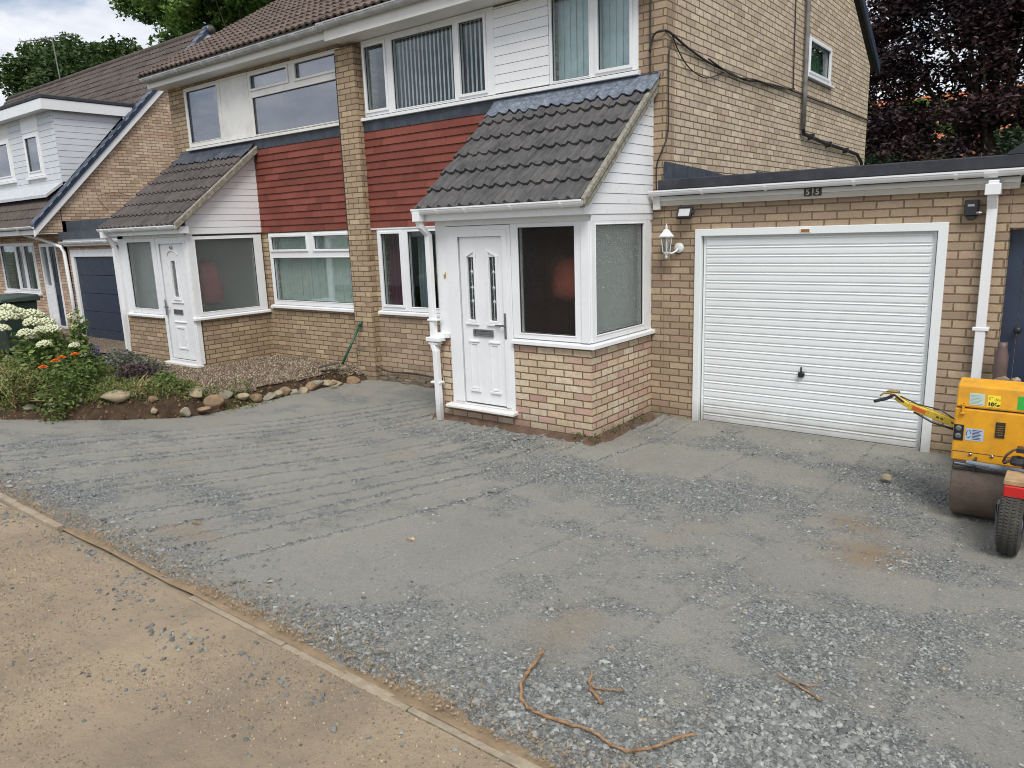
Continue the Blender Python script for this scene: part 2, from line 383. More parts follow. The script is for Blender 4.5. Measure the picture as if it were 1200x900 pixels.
def gutter(parent, a0, a1, T, z, d, r=.055, mat=None, name='gutter', brackets=(), joints=()):
    """half-round gutter along a; z = rim height, d = centre outward"""
    mb = MB(T); n = 9; prof = []
    for k in range(n): an = PI + PI*k/(n-1); prof.append((r*math.cos(an), r*math.sin(an)*1.05))
    inner = [(x*.9, y*.9) for x, y in reversed(prof)]
    poly = prof+inner
    def ext(aa, bb, poly, closed=False):
        m = len(poly)
        mb.add([(aa, z+q[1], d+q[0]) for q in poly]+[(bb, z+q[1], d+q[0]) for q in poly],
               [(i, (i+1) % m, (i+1) % m+m, i+m) for i in range(m)])
        mb.add([(e, z+q[1], d+q[0]) for e in (aa,) for q in poly], [tuple(range(m))])
        mb.add([(e, z+q[1], d+q[0]) for e in (bb,) for q in poly], [tuple(range(m))])
    ext(a0, a1, poly)
    cap = prof
    for e in (a0, a1-.004): ext(e, e+.004, [(x*1.02, y*1.02) for x, y in prof])
    mb.box(a0, a1, z-.004, z+.012, d+r*.93, d+r*1.1)
    for bq in brackets: ext(bq-.014, bq+.014, [(x*1.12, y*1.12) for x, y in prof]+[(x*1.0, y*1.0) for x, y in reversed(prof)])
    for bq in joints: ext(bq-.05, bq+.05, [(x*1.14, y*1.14) for x, y in prof]+[(x*1.0, y*1.0) for x, y in reversed(prof)])
    return mb.build(name, mat or UPVC, parent)
def tile_roof(parent, x0, x1, y0, z0, y1, z1, gauge, roll, amp, mat, name='roof', xt0=None, thick=.028, seg=8, under=None, lock=False):
    """front/back slope: eave line at (y0,z0), top at (y1,z1), running along X. xt0: left limit at the top (skewed verge)"""
    L = math.hypot(y1-y0, z1-z0); uy, uz = (y1-y0)/L, (z1-z0)/L; ny, nz = -uz, uy
    if nz < 0: ny, nz = -ny, -nz
    nc = int(math.ceil(L/gauge)); step = roll/seg; n = int(round((x1-x0)/step)); V = []; F = []
    rs = random.Random(5)
    def h(x):
        c = .5+.5*math.cos(2*PI*x/roll)
        if not lock: return amp*(c**1.25)
        q = (x-.045) % (2*roll); g = .012 if min(q, 2*roll-q) < roll/seg*.8 else 0
        return amp*(c**2.6)-g
    for i in range(nc):
        s0 = i*gauge - .015; s1 = min(L, (i+1)*gauge+.01); off = len(V)
        jl = {}
        for j in range(n+1):
            x = x0+(x1-x0)*j/n; hh = h(x)
            key = int(math.floor((x + .15*(i % 1))/(.3))); jit = jl.setdefault(key, rs.uniform(-.003, .003))
            for s, e in ((s0, hh-.002), (s0, hh+thick+jit), (s1, hh+.003+jit)):
                V.append((x, y0+uy*s+ny*e, z0+uz*s+nz*e))
        for j in range(n):
            a = off+j*3; b2 = a+3
            F.append((a, b2, b2+1, a+1)); F.append((a+1, b2+1, b2+2, a+2))
        # verge end faces
        for j in (0, n):
            a = off+j*3; x = x0 if j == 0 else x1; k = len(V)
            V.append((x, y0+uy*s0-ny*.03, z0+uz*s0-nz*.03)); V.append((x, y0+uy*s1-ny*.03, z0+uz*s1-nz*.03))
            F.append((a, a+1, a+2, k+1, k))
    m = MB(); m.v = V; m.f = F
    o = m.build(name, mat, parent, fix=False)
    # closed underside board
    u = MB(); t = .05
    u.add([(x0+.01, y0, z0-.004), (x1-.01, y0, z0-.004), (x1-.01, y1, z1-.004), (x0+.01, y1, z1-.004), (x0+.01, y0, z0-t), (x1-.01, y0, z0-t), (x1-.01, y1, z1-t), (x0+.01, y1, z1-t)],
          [(0, 1, 2, 3), (7, 6, 5, 4), (0, 4, 5, 1), (2, 6, 7, 3), (0, 3, 7, 4), (1, 5, 6, 2)])
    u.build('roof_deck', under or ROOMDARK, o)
    return o
def curtain(T, a0, a1, z0, z1, d, amp=.03, wl=.09, parent=None, mat=None, name='curtain', pinch=0):
    mb = MB(T); n = max(8, int((a1-a0)/wl*8)); V = []; nz = 6
    for k in range(nz+1):
        t = k/nz; z = z0+(z1-z0)*t
        for j in range(n+1):
            a = a0+(a1-a0)*j/n
            if pinch: 
                q = math.sin(PI*min(1, (1-t)*1.3)/2); a = a0+(a-a0)*(1-pinch*q)
            V.append((a, z, d+amp*math.sin(2*PI*(j/8)+.4*math.sin(k))))
    F = [(k*(n+1)+j, k*(n+1)+j+1, (k+1)*(n+1)+j+1, (k+1)*(n+1)+j) for k in range(nz) for j in range(n)]
    mb.add(V, F); return mb.build(name, mat, parent, smooth=True, fix=False)
def vblind(T, a0, a1, z0, z1, d, pitch, w, ang, parent, mat, name='vertical_blind'):
    mb = MB(T); a = a0; ca, sa = math.cos(ang)*w/2, math.sin(ang)*w/2
    rs = random.Random(3)
    while a < a1:
        j = rs.uniform(-.003, .003)
        mb.add([(a-ca+j, z0, d-sa), (a+ca+j, z0, d+sa), (a+ca, z1, d+sa), (a-ca, z1, d-sa),
                (a-ca+j, z0, d-sa-.0015), (a+ca+j, z0, d+sa-.0015), (a+ca, z1, d+sa-.0015), (a-ca, z1, d-sa-.0015)],
               [(0, 1, 2, 3), (7, 6, 5, 4), (0, 4, 5, 1), (3, 2, 6, 7), (0, 3, 7, 4), (1, 5, 6, 2)]); a += pitch
    return mb.build(name, mat, parent)
def box_pipe(mb, path, w=.065, dpt=.065):
    """square downpipe along a path with mitred corners in the XZ/YZ plane"""
    P = [Vector(p) for p in path]; o = len(mb.v)
    for i, p in enumerate(P):
        t = (P[min(i+1, len(P)-1)]-P[max(i-1, 0)]).normalized()
        yv = Vector((0, 1, 0)); a = t.cross(yv)
        a = a.normalized() if a.length > .05 else Vector((1, 0, 0)); b = t.cross(a).normalized()
        for sa, sb in ((-1, -1), (1, -1), (1, 1), (-1, 1)): mb.v.append(tuple(p+a*sa*w/2+b*sb*dpt/2))
    for i in range(len(P)-1):
        for k in range(4): mb.f.append((o+i*4+k, o+i*4+(k+1) % 4, o+(i+1)*4+(k+1) % 4, o+(i+1)*4+k))
    mb.f.append((o+3, o+2, o+1, o)); e = o+(len(P)-1)*4; mb.f.append((e, e+1, e+2, e+3)); return mb

W = 7.5
T0 = FR(W)
# =================================================================== HOUSE 55 (right half)
H = thing('brick_house', 'nearest brick house with large tiled white porch, white garage and bare brown gable', 'house', (-6.05, W, 0))
HX0, HX1 = -8.52, -3.68
wA = (-8.27, -5.92, 3.80, 4.79); wB = (-5.12, -3.99, 3.80, 4.79); wC = (-8.22, -5.93, 1.08, 2.245)
door_in = (-5.62, -4.75, .2, 2.2)
MB(T0).slab((HX0, HX1, -.2, 4.86), [(wA[0]+.02, wA[1]-.02, 3.82, 4.77), (wB[0]+.02, wB[1]-.02, 3.82, 4.77), (wC[0]+.02, wC[1]-.02, 1.1, 2.22), door_in], -.22, 0).build('wall', BR_GAR, H).__setitem__('label', 'front brick wall')
# gable wall with little window
sw = (12.24, 13.56, 4.34, 4.90)
g = MB(SD(HX1)); g.slab((W+.22, 16.22, -.2, 5.0), [(12.28, 13.52, 4.38, 4.86)], -.22, 0)
g.prism([(W+.0, 5.0), (16.22, 5.0), (11.86, 7.6)], -.22, 0)
g.prism([(W, 4.86), (W+.22, 4.86), (W+.22, 5.0), (W, 5.0)], -.22, 0)
g.build('gable_wall', BR_GABLE, H)
MB().wbox(HX0, HX1-.22, 16.0, 16.22, -.2, 5.0).build('rear_wall', BR_GABLE, H)
# interior lining: party wall, partition, floors
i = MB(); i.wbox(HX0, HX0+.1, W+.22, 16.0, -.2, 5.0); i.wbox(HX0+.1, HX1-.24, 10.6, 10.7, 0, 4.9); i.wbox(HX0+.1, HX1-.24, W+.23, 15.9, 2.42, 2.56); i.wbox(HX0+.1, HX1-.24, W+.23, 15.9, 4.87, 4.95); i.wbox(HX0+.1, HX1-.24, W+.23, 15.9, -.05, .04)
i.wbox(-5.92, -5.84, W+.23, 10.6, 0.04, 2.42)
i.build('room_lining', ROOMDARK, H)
# pier
p = MB(FR(W)); p.box(-8.71, -8.335, -.1, 4.74, .003, .13); p.build('brick_pier', BR_MAIN, H)
# windows
w = window(H, T0, wA, [(-8.21, -7.82, 3.875, 4.70), (-7.67, -6.575, 3.83, 4.71), (-6.47, -6.07, 3.865, 4.70)], GLASS, sash=(0, 2), sill=(-8.35, -5.9, 3.742, 3.80, .07), d=.03)
vblind(T0, -7.66, -6.55, 3.84, 4.72, -.10, .072, .034, .22, w, cloth('pale_blind_slat', (.80, .82, .80)))
vblind(T0, -6.46, -6.1, 3.84, 4.72, -.10, .072, .034, .22, w, MATS['pale_blind_slat'])
curtain(T0, -8.02, -7.85, 3.84, 4.74, -.2, .02, .06, w, cloth('sage_curtain', (.35, .42, .22)))
curtain(T0, -6.2, -6.06, 3.84, 4.74, -.22, .02, .06, w, MATS['sage_curtain'])
w = window(H, T0, wB, [(-5.08, -4.59, 3.825, 4.71), (-4.47, -4.08, 3.86, 4.70)], GLASS, sash=(1,), sill=(-5.9, -3.97, 3.742, 3.80, .07), d=.03)
vblind(T0, -5.06, -4.03, 3.84, 4.74, -.13, .085, .092, .14, w, cloth('teal_blind_slat', (.70, .80, .82)))
c = MB(T0); shiplap(c, -5.915, -5.125, 3.803, 4.77, .105, d=.035); c.build('cladding', UPVC, H)
w = window(H, T0, wC, [(-8.14, -7.75, 1.165, 2.18), (-7.60, -6.55, 1.145, 2.20), (-6.42, -6.02, 1.165, 2.18)], GLASS, sash=(0, 2), sill=(-8.27, -5.9, 1.02, 1.08, .06), d=.02)
curtain(T0, -8.16, -7.93, 1.12, 2.22, -.16, .03, .08, w, cloth('plum_curtain', (.16, .06, .09)))
curtain(T0, -7.90, -7.78, 1.12, 2.22, -.2, .02, .06, w, cloth('grey_blue_curtain', (.22, .26, .28)))
curtain(T0, -7.63, -7.36, 1.12, 2.22, -.22, .03, .08, w, MATS['grey_blue_curtain'], pinch=.3)
vblind(T0, -7.3, -6.0, 1.12, 2.22, -.15, .075, .012, 0, w, cloth('string_blind', (.6, .6, .6)), name='string_curtain')
wsm = window(H, SD(HX1), sw, [(12.36, 13.42, 4.41, 4.83)], GLASS, sash=(0,), sill=(12.16, 13.62, 4.29, 4.34, .06), d=.015)
curtain(SD(HX1), 12.3, 13.5, 4.38, 4.86, -.14, .02, .10, wsm, cloth('leaf_green_reflection', (.16, .30, .16)))  # added green sheet behind the pane; its colour stands in for reflected foliage
# dark band + red tile hanging
MB(T0).box(-8.33, -3.75, 3.60, 3.74, .002, .028).build('sill_flashing', DARKLEAD, H)
def hung(parent, a0, a1, z0, z1):
    mb = MB(T0); n = 13; ph = (z1-z0)/n; rs = random.Random(int(-a0*100))
    for r in range(n):
        a = a0 - ((r*.37) % 1)*.36
        while a < a1:
            l = max(a, a0)+.0015; e = min(a+.36, a1)-.0015
            if e-l > .02:
                z = z0+r*ph; dz = rs.uniform(-.0012, .0012); q = rs.uniform(-.001, .0012)
                mb.add([(l, z+dz, .034+q), (e, z+dz, .034+q), (e, z+ph+.004, .016), (l, z+ph+.004, .016), (l, z+dz, .004), (e, z+dz, .004), (e, z+ph+.004, .004), (l, z+ph+.004, .004)],
                       [(0, 1, 2, 3), (7, 6, 5, 4), (0, 4, 5, 1), (3, 2, 6, 7), (0, 3, 7, 4), (1, 5, 6, 2)])
            a += .36
    return mb.build('tile_hanging', TILEHANG, parent)
hung(H, -8.333, -5.3, 2.27, 3.6)
MB(T0).box(-8.333, -5.9, 2.245, 2.268, .002, .03).build('window_head_trim', FASCIA, H)
# eaves
def eaves(parent, a0, a1, fd, zb, brackets, joints=()):
    e = MB(T0); e.box(a0, a1, zb, 4.985, fd, fd+.022); e.box(a0, a1, zb+.006, zb+.018, .004, fd-.001)
    e.build('fascia', FASCIA, parent)
    gutter(parent, a0-.02, a1+.02, T0, 4.985, fd+.022+.06, .057, GREYGUT, brackets=brackets, joints=joints)
eaves(H, -8.60, -3.66, .36, 4.79, [-8.2, -7.3, -6.4, -5.5, -4.6], (-8.5, -5.9))
RFY0, RFZ0, RY, RZ = 7.06, 5.03, 11.86, 7.91
tile_roof(H, -8.52, -3.62, RFY0, RFZ0, RY, RZ, .30, .15, .026, RT_MAIN)
tile_roof(H, -8.52, -3.62, 2*RY-RFY0, RFZ0, RY, RZ, .30, .15, .026, RT_MAIN, seg=4)
def verge(parent, X0, X1, drop=.17):
    mb = MB(SD(0)); 
    for s in (0, 1):
        y0 = RFY0 if s == 0 else 2*RY-RFY0
        mb.prism([(y0, RFZ0+.05), (RY, RZ+.06), (RY, RZ-drop), (y0, RFZ0-drop+.05)], X0, X1)
    return mb.build('verge_board', NAVYD, parent, bevel=.006)
verge(H, -3.645, -3.595)
# ---- porch 55
PY = 6.22; PL, PR = -5.87, -3.83
TP = FR(PY); TS = SD(PR)
pb = MB(TP); pb.slab((PL, PR, -.18, .99), [(-5.705, -4.795, .2, 2)], -.1, 0)
pb.box(PL, PL+.1, -.18, .99, -1.28, -.1); pb.box(PR-.1, PR, -.18, .99, -1.28, -.1)
pb.build('porch_wall', BR_PORCH, H)
m = MB(); m.wbox(PL+.1, PR-.1, 7.44, 7.48, .22, 2.32); m.build('porch_lining', simple('terracotta_plaster', (.34, .17, .12), .85, .15, 2), H)
m = MB(TP); m.box(PL+.1, PR-.1, -.1, .22, -1.278, -.1); m.build('porch_floor', simple('terracotta_floor', (.16, .075, .05), .6, .2, 3), H)
m = MB(TP); m.box(PL, -5.705, .99, 2.40, -.1, 0); m.box(-5.705, PR, 2.24, 2.40, -.1, 0); m.box(PL, PL+.08, .99, 2.40, -1.28, -.1)
m.box(PR-.08, PR, 2.24, 2.3, -1.28, -.1); m.box(PL+.1, PR-.1, 2.34, 2.38, -1.27, -.1)
m.build('porch_panel', UPVC, H, bevel=.003)
w = window(H, TP, (-4.795, PR-.001, 1.05, 2.24), [(-4.70, -4.005, 1.11, 2.20)], OBSC, d=.012, depth=.08)
MB(TP).box(-3.925, -3.826, 1.05, 2.24, .0125, .03).build('corner_post', UPVC, w, bevel=.004)
w2 = window(H, TS, (PY+.002, 7.44, 1.05, 2.24), [(6.30, 7.29, 1.12, 2.20)], OBSC2, d=.012, depth=.08)
MB(TS).box(7.40, 7.499, .99, 2.26, -.05, .0).build('corner_post', UPVC, w2)
s = MB(); z0, z1 = .99, 1.05
s.add([(-4.80, PY-.055, z0), (PR+.055, PY-.055, z0), (PR+.055, 7.5, z0), (PR-.05, 7.5, z0), (PR-.05, PY+.05, z0), (-4.80, PY+.05, z0),
       (-4.80, PY-.055, z1-.02), (PR+.055, PY-.055, z1-.02), (PR+.055, 7.5, z1-.02), (PR-.05, 7.5, z1), (PR-.05, PY+.05, z1), (-4.80, PY+.05, z1)],
      [(0, 1, 4, 5), (1, 2, 3, 4), (6, 11, 10, 7), (7, 10, 9, 8), (0, 6, 7, 1), (1, 7, 8, 2), (2, 8, 9, 3), (3, 9, 10, 4), (4, 10, 11, 5), (5, 11, 6, 0)])
s.build('porch_sill', UPVC, H, bevel=.004)
MB(TP).box(-5.93, -5.71, .99, 1.045, -.02, .05).build('porch_sill', UPVC, H, bevel=.004)
curtain(TS, 6.34, 7.36, 1.06, 2.22, -.16, .015, .14, w2, cloth('pale_aqua_net', (.80, .80, .79)), name='net_curtain')
# roof
tile_roof(H, -5.955, -3.78, 6.0, 2.425, 7.49, 3.665, .306, .15, .034, RT_PORCH, 'porch_roof', thick=.036, seg=16, lock=True)
def lead_apron(parent, x0, x1, yb, zb, yt, zt, zup, mat):
    V = []; F = []; st = .15/8; n = int((x1-x0)/st); L = math.hypot(yt-yb, zt-zb); uy, uz = (yt-yb)/L, (zt-zb)/L
    for j in range(n+1):
        x = x0+(x1-x0)*j/n; h = .034*((.5+.5*math.cos(2*PI*x/.15))**1.8)+.044+.004*math.sin(x*53)
        k = .018*math.sin(x*11)+.01*math.sin(x*37)
        for s, e in ((-.03+k, h-.012), (-.03+k, h), (L*.55, h*.9+.004), (L, .05)):
            V.append((x, yb+uy*s-uz*e, zb+uz*s+uy*e))
        V.append((x, W-.012, zup))
    for j in range(n):
        for k in range(4): a = j*5+k; F.append((a, a+5, a+6, a+1))
    m = MB(); m.v = V; m.f = F; return m.build('lead_flashing', mat, parent, smooth=False, fix=False)
lead_apron(H, -5.94, -3.72, 7.30, 3.507, 7.46, 3.64, 3.745, LEAD)
bz = lambda y: 2.425+(y-6.0)*(3.665-2.425)/1.49
m = MB(SD(0)); m.prism([(5.98, bz(5.98)+.045), (7.47, bz(7.47)+.045), (7.47, bz(7.47)-.03), (5.98, bz(5.98)-.03)], -3.784, -3.735); m.build('verge_mortar', CEMENT, H, bevel=.008)
m = MB(SD(0)); m.prism([(6.0, bz(6.0)-.041), (7.47, bz(7.47)-.041), (7.47, bz(7.47)-.10), (6.07, bz(6.07)-.10), (6.0, 2.36)], -3.80, -3.745); m.build('barge_board', TIMBER if False else CEMENT, H)
c = MB(TS); shiplap(c, PY-.0, 7.497, 2.30, 3.56, .1, cut=lambda z: 6.0+(z-2.425+.10)/.832 if z > 2.6 else PY, d=.02)
c.build('cladding', UPVC, H)
m = MB(TS); m.prism([(PY, 2.30), (7.49, 2.30), (7.49, 3.58), (PY, 2.55)], -.06, -.012); m.build('porch_gable', FASCIA, H)
m = MB(SL(PL)); m.prism([(PY, 2.30), (7.49, 2.30), (7.49, 3.58), (PY, 2.55)], -.06, .0); m.build('porch_gable', UPVC, H)
MB(TS).box(PY, 7.497, 2.235, 2.297, -.01, .014).build('cladding_trim', UPVC, H, bevel=.003)
m = MB(TP); m.box(PL-.05, PR+.03, 2.30, 2.415, .001, .16); m.build('porch_fascia', UPVC, H, bevel=.003)
gutter(H, -5.975, -3.76, TP, 2.425, .215, .05, UPVC, brackets=[-5.6, -5.2, -4.6, -4.0], joints=(-5.90,))
# downpipe of porch
d = MB()
box_pipe(d, [(-5.905, 5.995, 2.37), (-5.905, 6.02, 2.25), (-5.905, 6.14, 2.15), (-5.90, 6.14, 1.06), (-5.90, 6.13, 0.92), (-5.86, 6.12, .84), (-5.86, 6.13, 0.02)])
for z in (1.2, .93, .47): d.wbox(-5.955, -5.815, 6.095, 6.19, z-.012, z+.012)
d.wbox(-5.98, -5.77, 6.08, 6.2, .955, 1.0)
d.wbox(-5.955, -5.855, 5.95, 6.05, 2.30, 2.40)
d.build('downpipe', UPVC, H, bevel=.004)
# front door 55
def front_door(parent, T, fo, leaf, lights, mat, letter, number=None):
    zt = fo[3]
    f = MB(T).slab(fo, [(leaf[0]-.035, leaf[1]+.035, leaf[2]-.03, leaf[3]+.035)], -.07, .014)
    f.slab((fo[0]+.045, fo[1]-.045, fo[2]+.03, fo[3]-.045), [(leaf[0]-.02, leaf[1]+.02, leaf[2]-.015, leaf[3]+.02)], .0145, .024)
    dr = f.build('front_door', mat, parent, bevel=.004)
    lf = MB(T); holes = [(l[0], l[1], l[2], l[3]) for l in lights]
    lf.slab((leaf[0]-.018, leaf[1]+.018, leaf[2]-.012, leaf[3]+.018), holes, -.045, -.004)
    for l in lights: # moulding with pitched head
        a0, a1, z0, z1 = l
        lf.slab((a0-.03, a1+.03, z0-.03, z1), [(a0, a1, z0, z1)], -.0035, .012)
        lf.slab((a0-.045, a1+.045, z0-.055, z0-.031), [], -.0035, .018)
    lf.build('door_leaf', mat, dr, bevel=.004)
    return dr
DL = front_door(H, TP, (-5.705, -4.80, .235, 2.235), (-5.505, -4.93, .28, 2.10), [(-5.415, -5.320, 1.215, 1.90), (-5.110, -5.015, 1.215, 1.90)], UPVC, None)
for pl in ([(-5.447, 1.90), (-5.415, 1.90), (-5.415, 1.905), (-5.320, 1.955), (-5.320, 1.90), (-5.288, 1.90), (-5.288, 1.985), (-5.447, 1.915)],
           [(-5.142, 1.90), (-5.110, 1.90), (-5.110, 1.955), (-5.015, 1.905), (-5.015, 1.90), (-4.983, 1.90), (-4.983, 1.915), (-5.142, 1.985)]):
    MB(TP).prism(pl, -.003, .012).build('pitched_moulding', UPVC, DL, bevel=.003)
for a in (-5.43, -5.14):
    for z, t in ((.965, .985), (.40, .425)): MB(TP).box(a, a+.145, z, t, -.0035, .016).build('moulding_bar', UPVC, DL, bevel=.003)
    MB(TP).slab((a+.01, a+.135, .43, .96), [(a+.03, a+.115, .45, .94)], -.0035, .006).build('panel_moulding', UPVC, DL, bevel=.003)
m = MB(TP); m.box(-5.42, -5.315, 1.2, 1.91, -.03, -.02); m.box(-5.115, -5.01, 1.2, 1.91, -.03, -.02); m.build('pane', m_obscure('door_glass', (.40, .50, .48), .10), DL)
m = MB(TP)
for a in (-5.3675, -5.0625):
    for z in (1.42, 1.57, 1.74): m.add([(a-.022, z, -.018), (a, z-.03, -.018), (a+.022, z, -.018), (a, z+.03, -.018), (a, z, -.006)], [(0, 1, 4), (1, 2, 4), (2, 3, 4), (3, 0, 4), (0, 3, 2, 1)])
    m.box(a-.003, a+.003, 1.22, 1.9, -.018, -.015)
m.build('leaded_bevel', simple('bevelled_glass', (.5, .56, .56), .15, .1), DL)
m = MB(TP); m.slab((-5.36, -5.075, 1.035, 1.115), [(-5.335, -5.10, 1.055, 1.095)], -.002, .014); m.box(-5.33, -5.105, 1.058, 1.092, -.002, .009); m.build('letter_box', STEEL, DL, bevel=.003)
m = MB(TP); m.box(-4.905, -4.875, 1.03, 1.31, .0, .032); m.box(-5.02, -4.885, 1.165, 1.183, .034, .05); m.box(-4.9, -4.885, 1.165, 1.183, .03, .05); m.build('handle', STEEL, DL, bevel=.004)
MB(TP).prism([(0, 0), (1, 0), (1, 1)], 0, 0) if False else None
m = MB(TP); m.add([(-5.76, .195, -.02), (-4.77, .195, -.02), (-4.77, .195, .10), (-5.76, .195, .10), (-5.76, .238, -.02), (-4.77, .238, -.02), (-4.77, .222, .10), (-5.76, .222, .10)],
      [(0, 1, 2, 3), (4, 7, 6, 5), (0, 4, 5, 1), (3, 2, 6, 7), (0, 3, 7, 4), (1, 5, 6, 2)]); m.build('threshold', UPVC_OLD, DL, bevel=.004)
# door knocker plate/bell beside the door
bell = thing('doorbell', 'small brass bell plate on white panel left of front door', 'doorbell', (-5.752, PY, 1.70))
MB(TP).box(-5.765, -5.735, 1.675, 1.735, .001, .012).build('backplate', BRASS, bell, bevel=.003)
MB().lathe((-5.75, PY-.012, 1.72), [(.011, 0), (.012, -.006), (.006, -.011)], 12, 'Y').build('button', UPVC, bell)
text_mesh('8', .045, 'numeral', BRASS, bell, (-5.75, PY-.014, 1.693), ext=.002)
# things inside porch, seen through obscure glass
c1 = thing('coat', 'bright red coat hanging behind the obscure glass of the near porch', 'coat', (-4.15, 7.3, 1.0))
m = MB(); m.lathe((-4.33, 6.75, 1.68), [(.02, .20), (.13, .18), (.23, .10), (.26, -.06), (.25, -.20), (.14, -.26), (.03, -.27)], 16); m.build('cloth', cloth('red_coat', (.36, .09, .06)), c1, smooth=True)
m = MB(); m.wbox(-5.35, -4.75, 7.2, 7.4, .22, 2.15); m.wbox(-5.33, -5.06, 7.185, 7.2, .3, 2.1); m.wbox(-5.04, -4.77, 7.185, 7.2, .3, 2.1); m.build('wardrobe', simple('dark_wood', (.20, .085, .055), .5, .3, 4), None)
o = bpy.data.objects['wardrobe']; tag(o, 'dark brown cupboard inside near porch behind the obscure window', 'cupboard')
# =================================================================== garage part
gw = MB(T0); GX1 = -.545
gw.slab((HX1+.003, GX1, -.25, 2.46), [(-3.30, -1.0, -.3, 2.10)], -.11, 0)
gw.build('garage_wall', BR_GAR, H)
gs = MB(); gs.wbox(GX1-.11, GX1, 7.61, 13.6, -.25, 2.42); gs.wbox(-3.67, GX1, 13.6, 13.7, -.25, 2.42); gs.build('garage_wall', BR_GAR, H)
gf = MB(T0); gf.slab((-3.312, -.985, -.03, 2.12), [(-3.243, -1.062, -.04, 2.048)], -.08, .03); gfo = gf.build('garage_door', WHITE_DOOR, H, bevel=.004)
# ribbed up-and-over leaf
V = []; F = []; x0, x1 = -3.232, -1.075; zb, zt = .05, 2.028; n = 22; ph = (zt-zb)/n
prof = []
for k in range(n):
    z = zb+k*ph; prof += [(z+.001, -.004), (z+.006, -.004), (z+.016, .014), (z+ph*.5, .0155), (z+ph-.022, .014), (z+ph-.012, .022), (z+ph-.004, .018)]
xs = [(x0, 0), (x0+.02, 0), (x0+.04, 1), (x1-.04, 1), (x1-.02, 0), (x1, 0)]
m = MB(T0)
vs = [(x, z, -.03+dd*k) for z, dd in prof for x, k in xs]; nx = len(xs)
m.add(vs, [(i*nx+j, i*nx+j+1, (i+1)*nx+j+1, (i+1)*nx+j) for i in range(len(prof)-1) for j in range(nx-1)])
m.box(x0, x1, zb-.03, zb+.004, -.06, -.022); m.box(x0, x1, zt-.004, zt+.02, -.06, -.026); m.box(x0, x1, zb, zt, -.07, -.05)
m.build('ribbed_leaf', WHITE_DOOR, gfo)
m = MB(T0); m.slab((-3.241, -1.064, .0, 2.046), [(-3.233, -1.072, .0, 2.036)], -.078, -.055); m.build('door_seal', GASKET, gfo)
m = MB(); m.lathe((-2.167, W+.01, .665), [(.032, 0), (.032, -.02), (.022, -.026)], 16, 'Y'); m.box(-2.172, -2.158, .66, .745, .01, .03, T0); m.box(-2.19, -2.15, .64, .69, .018, .035, T0); m.build('handle', BLACKP, gfo, bevel=.002)
m = MB(T0); m.box(-2.235, -2.135, 2.062, 2.098, .0305, .036); q = m.build('maker_plate', UPVC, gfo)
m = MB(T0); m.box(-2.225, -2.145, 2.067, 2.093, .0362, .038); m.build('amber_label', simple('amber_label', (.30, .10, .015), .4, .3, 60), gfo)
# roof, fascia, gutter
r = MB(); r.wbox(HX1+.004, -.50, 7.37, 13.9, 2.47, 2.60); r.wbox(HX1+.004, .4, 7.33, 7.37, 2.535, 2.64)
r.add([(-.62, 7.33, 2.635), (-.40, 7.33, 2.80), (.4, 7.33, 3.0), (.4, 7.33, 2.635), (-.62, 13.9, 2.635), (-.40, 13.9, 2.80), (.4, 13.9, 3.0), (.4, 13.9, 2.635)],
      [(0, 1, 2, 3), (7, 6, 5, 4), (0, 4, 5, 1), (1, 5, 6, 2), (2, 6, 7, 3), (0, 3, 7, 4)])
r.build('garage_roof', FELT, H, bevel=.008)
MB(T0).box(-3.70, -.5, 2.375, 2.425, .002, .05).build('garage_fascia', CREAM, H)
MB(T0).box(-3.70, -.5, 2.426, 2.50, .002, .058).build('garage_fascia', FASCIA, H)
gutter(H, -3.79, .4, T0, 2.522, .115, .046, UPVC, brackets=[-3.2, -2.55, -1.75, -.95], joints=(-.7,))
MB(T0).box(-3.78, -3.70, 2.34, 2.47, .03, .07).build('fascia_end', FASCIA, H)
m = MB(); box_pipe(m, [(-.675, 7.375, 2.45), (-.675, 7.40, 2.30), (-.675, 7.44, 2.22), (-.675, 7.44, .02)], .075, .065); m.wbox(-.73, -.62, 7.32, 7.46, 2.33, 2.42); m.wbox(-.735, -.615, 7.4, 7.5, 1.2, 1.23)
m.build('downpipe', UPVC, H, bevel=.004)
# flashing upstands on the gable above the garage roof
m = MB(SD(HX1)); m.prism([(W-.03, 2.6), (W-.03, 2.835), (8.4, 2.80), (9.9, 2.70), (10.1, 2.6)], .001, .02); m.prism([(10.25, 2.6), (10.25, 2.84), (12.6, 2.80), (12.8, 2.6)], .001, .02); m.build('lead_flashing', DARKLEAD, H)
# wires and pipes on the gable
def wire(parent, pts, r, mat=CABLE, name='cable', n=6):
    P = [Vector(p) for p in pts]; out = []
    for i in range(len(P)-1):
        a, b2, c, dd = P[max(i-1, 0)], P[i], P[i+1], P[min(i+2, len(P)-1)]
        for k in range(5):
            t = k/5; out.append(tuple(.5*((2*b2)+(-a+c)*t+(2*a-5*b2+4*c-dd)*t*t+(-a+3*b2-3*c+dd)*t**3)))
    out.append(tuple(P[-1])); return MB().tube(out, r, n).build(name, mat, parent, smooth=True, fix=False)
XG = HX1+.02
wire(H, [(-3.85, 7.44, 5.3), (-3.845, 7.475, 4.55), (-3.845, 7.475, 4.3), (-3.84, 7.475, 3.4), (-3.83, 7.475, 2.62)], .010)
wire(H, [(-3.845, 7.46, 3.95), (-3.80, 7.46, 4.10), (-3.70, 7.46, 4.13), (XG, 7.56, 4.12), (XG, 8.0, 4.04), (XG, 8.6, 3.97), (XG, 9.2, 3.95), (XG, 9.7, 3.93), (XG, 10.3, 3.98), (XG, 11.2, 4.02), (XG, 11.7, 4.02), (XG, 13, 4.02), (XG, 14.5, 4.03), (XG, 16.2, 4.02)], .0125)
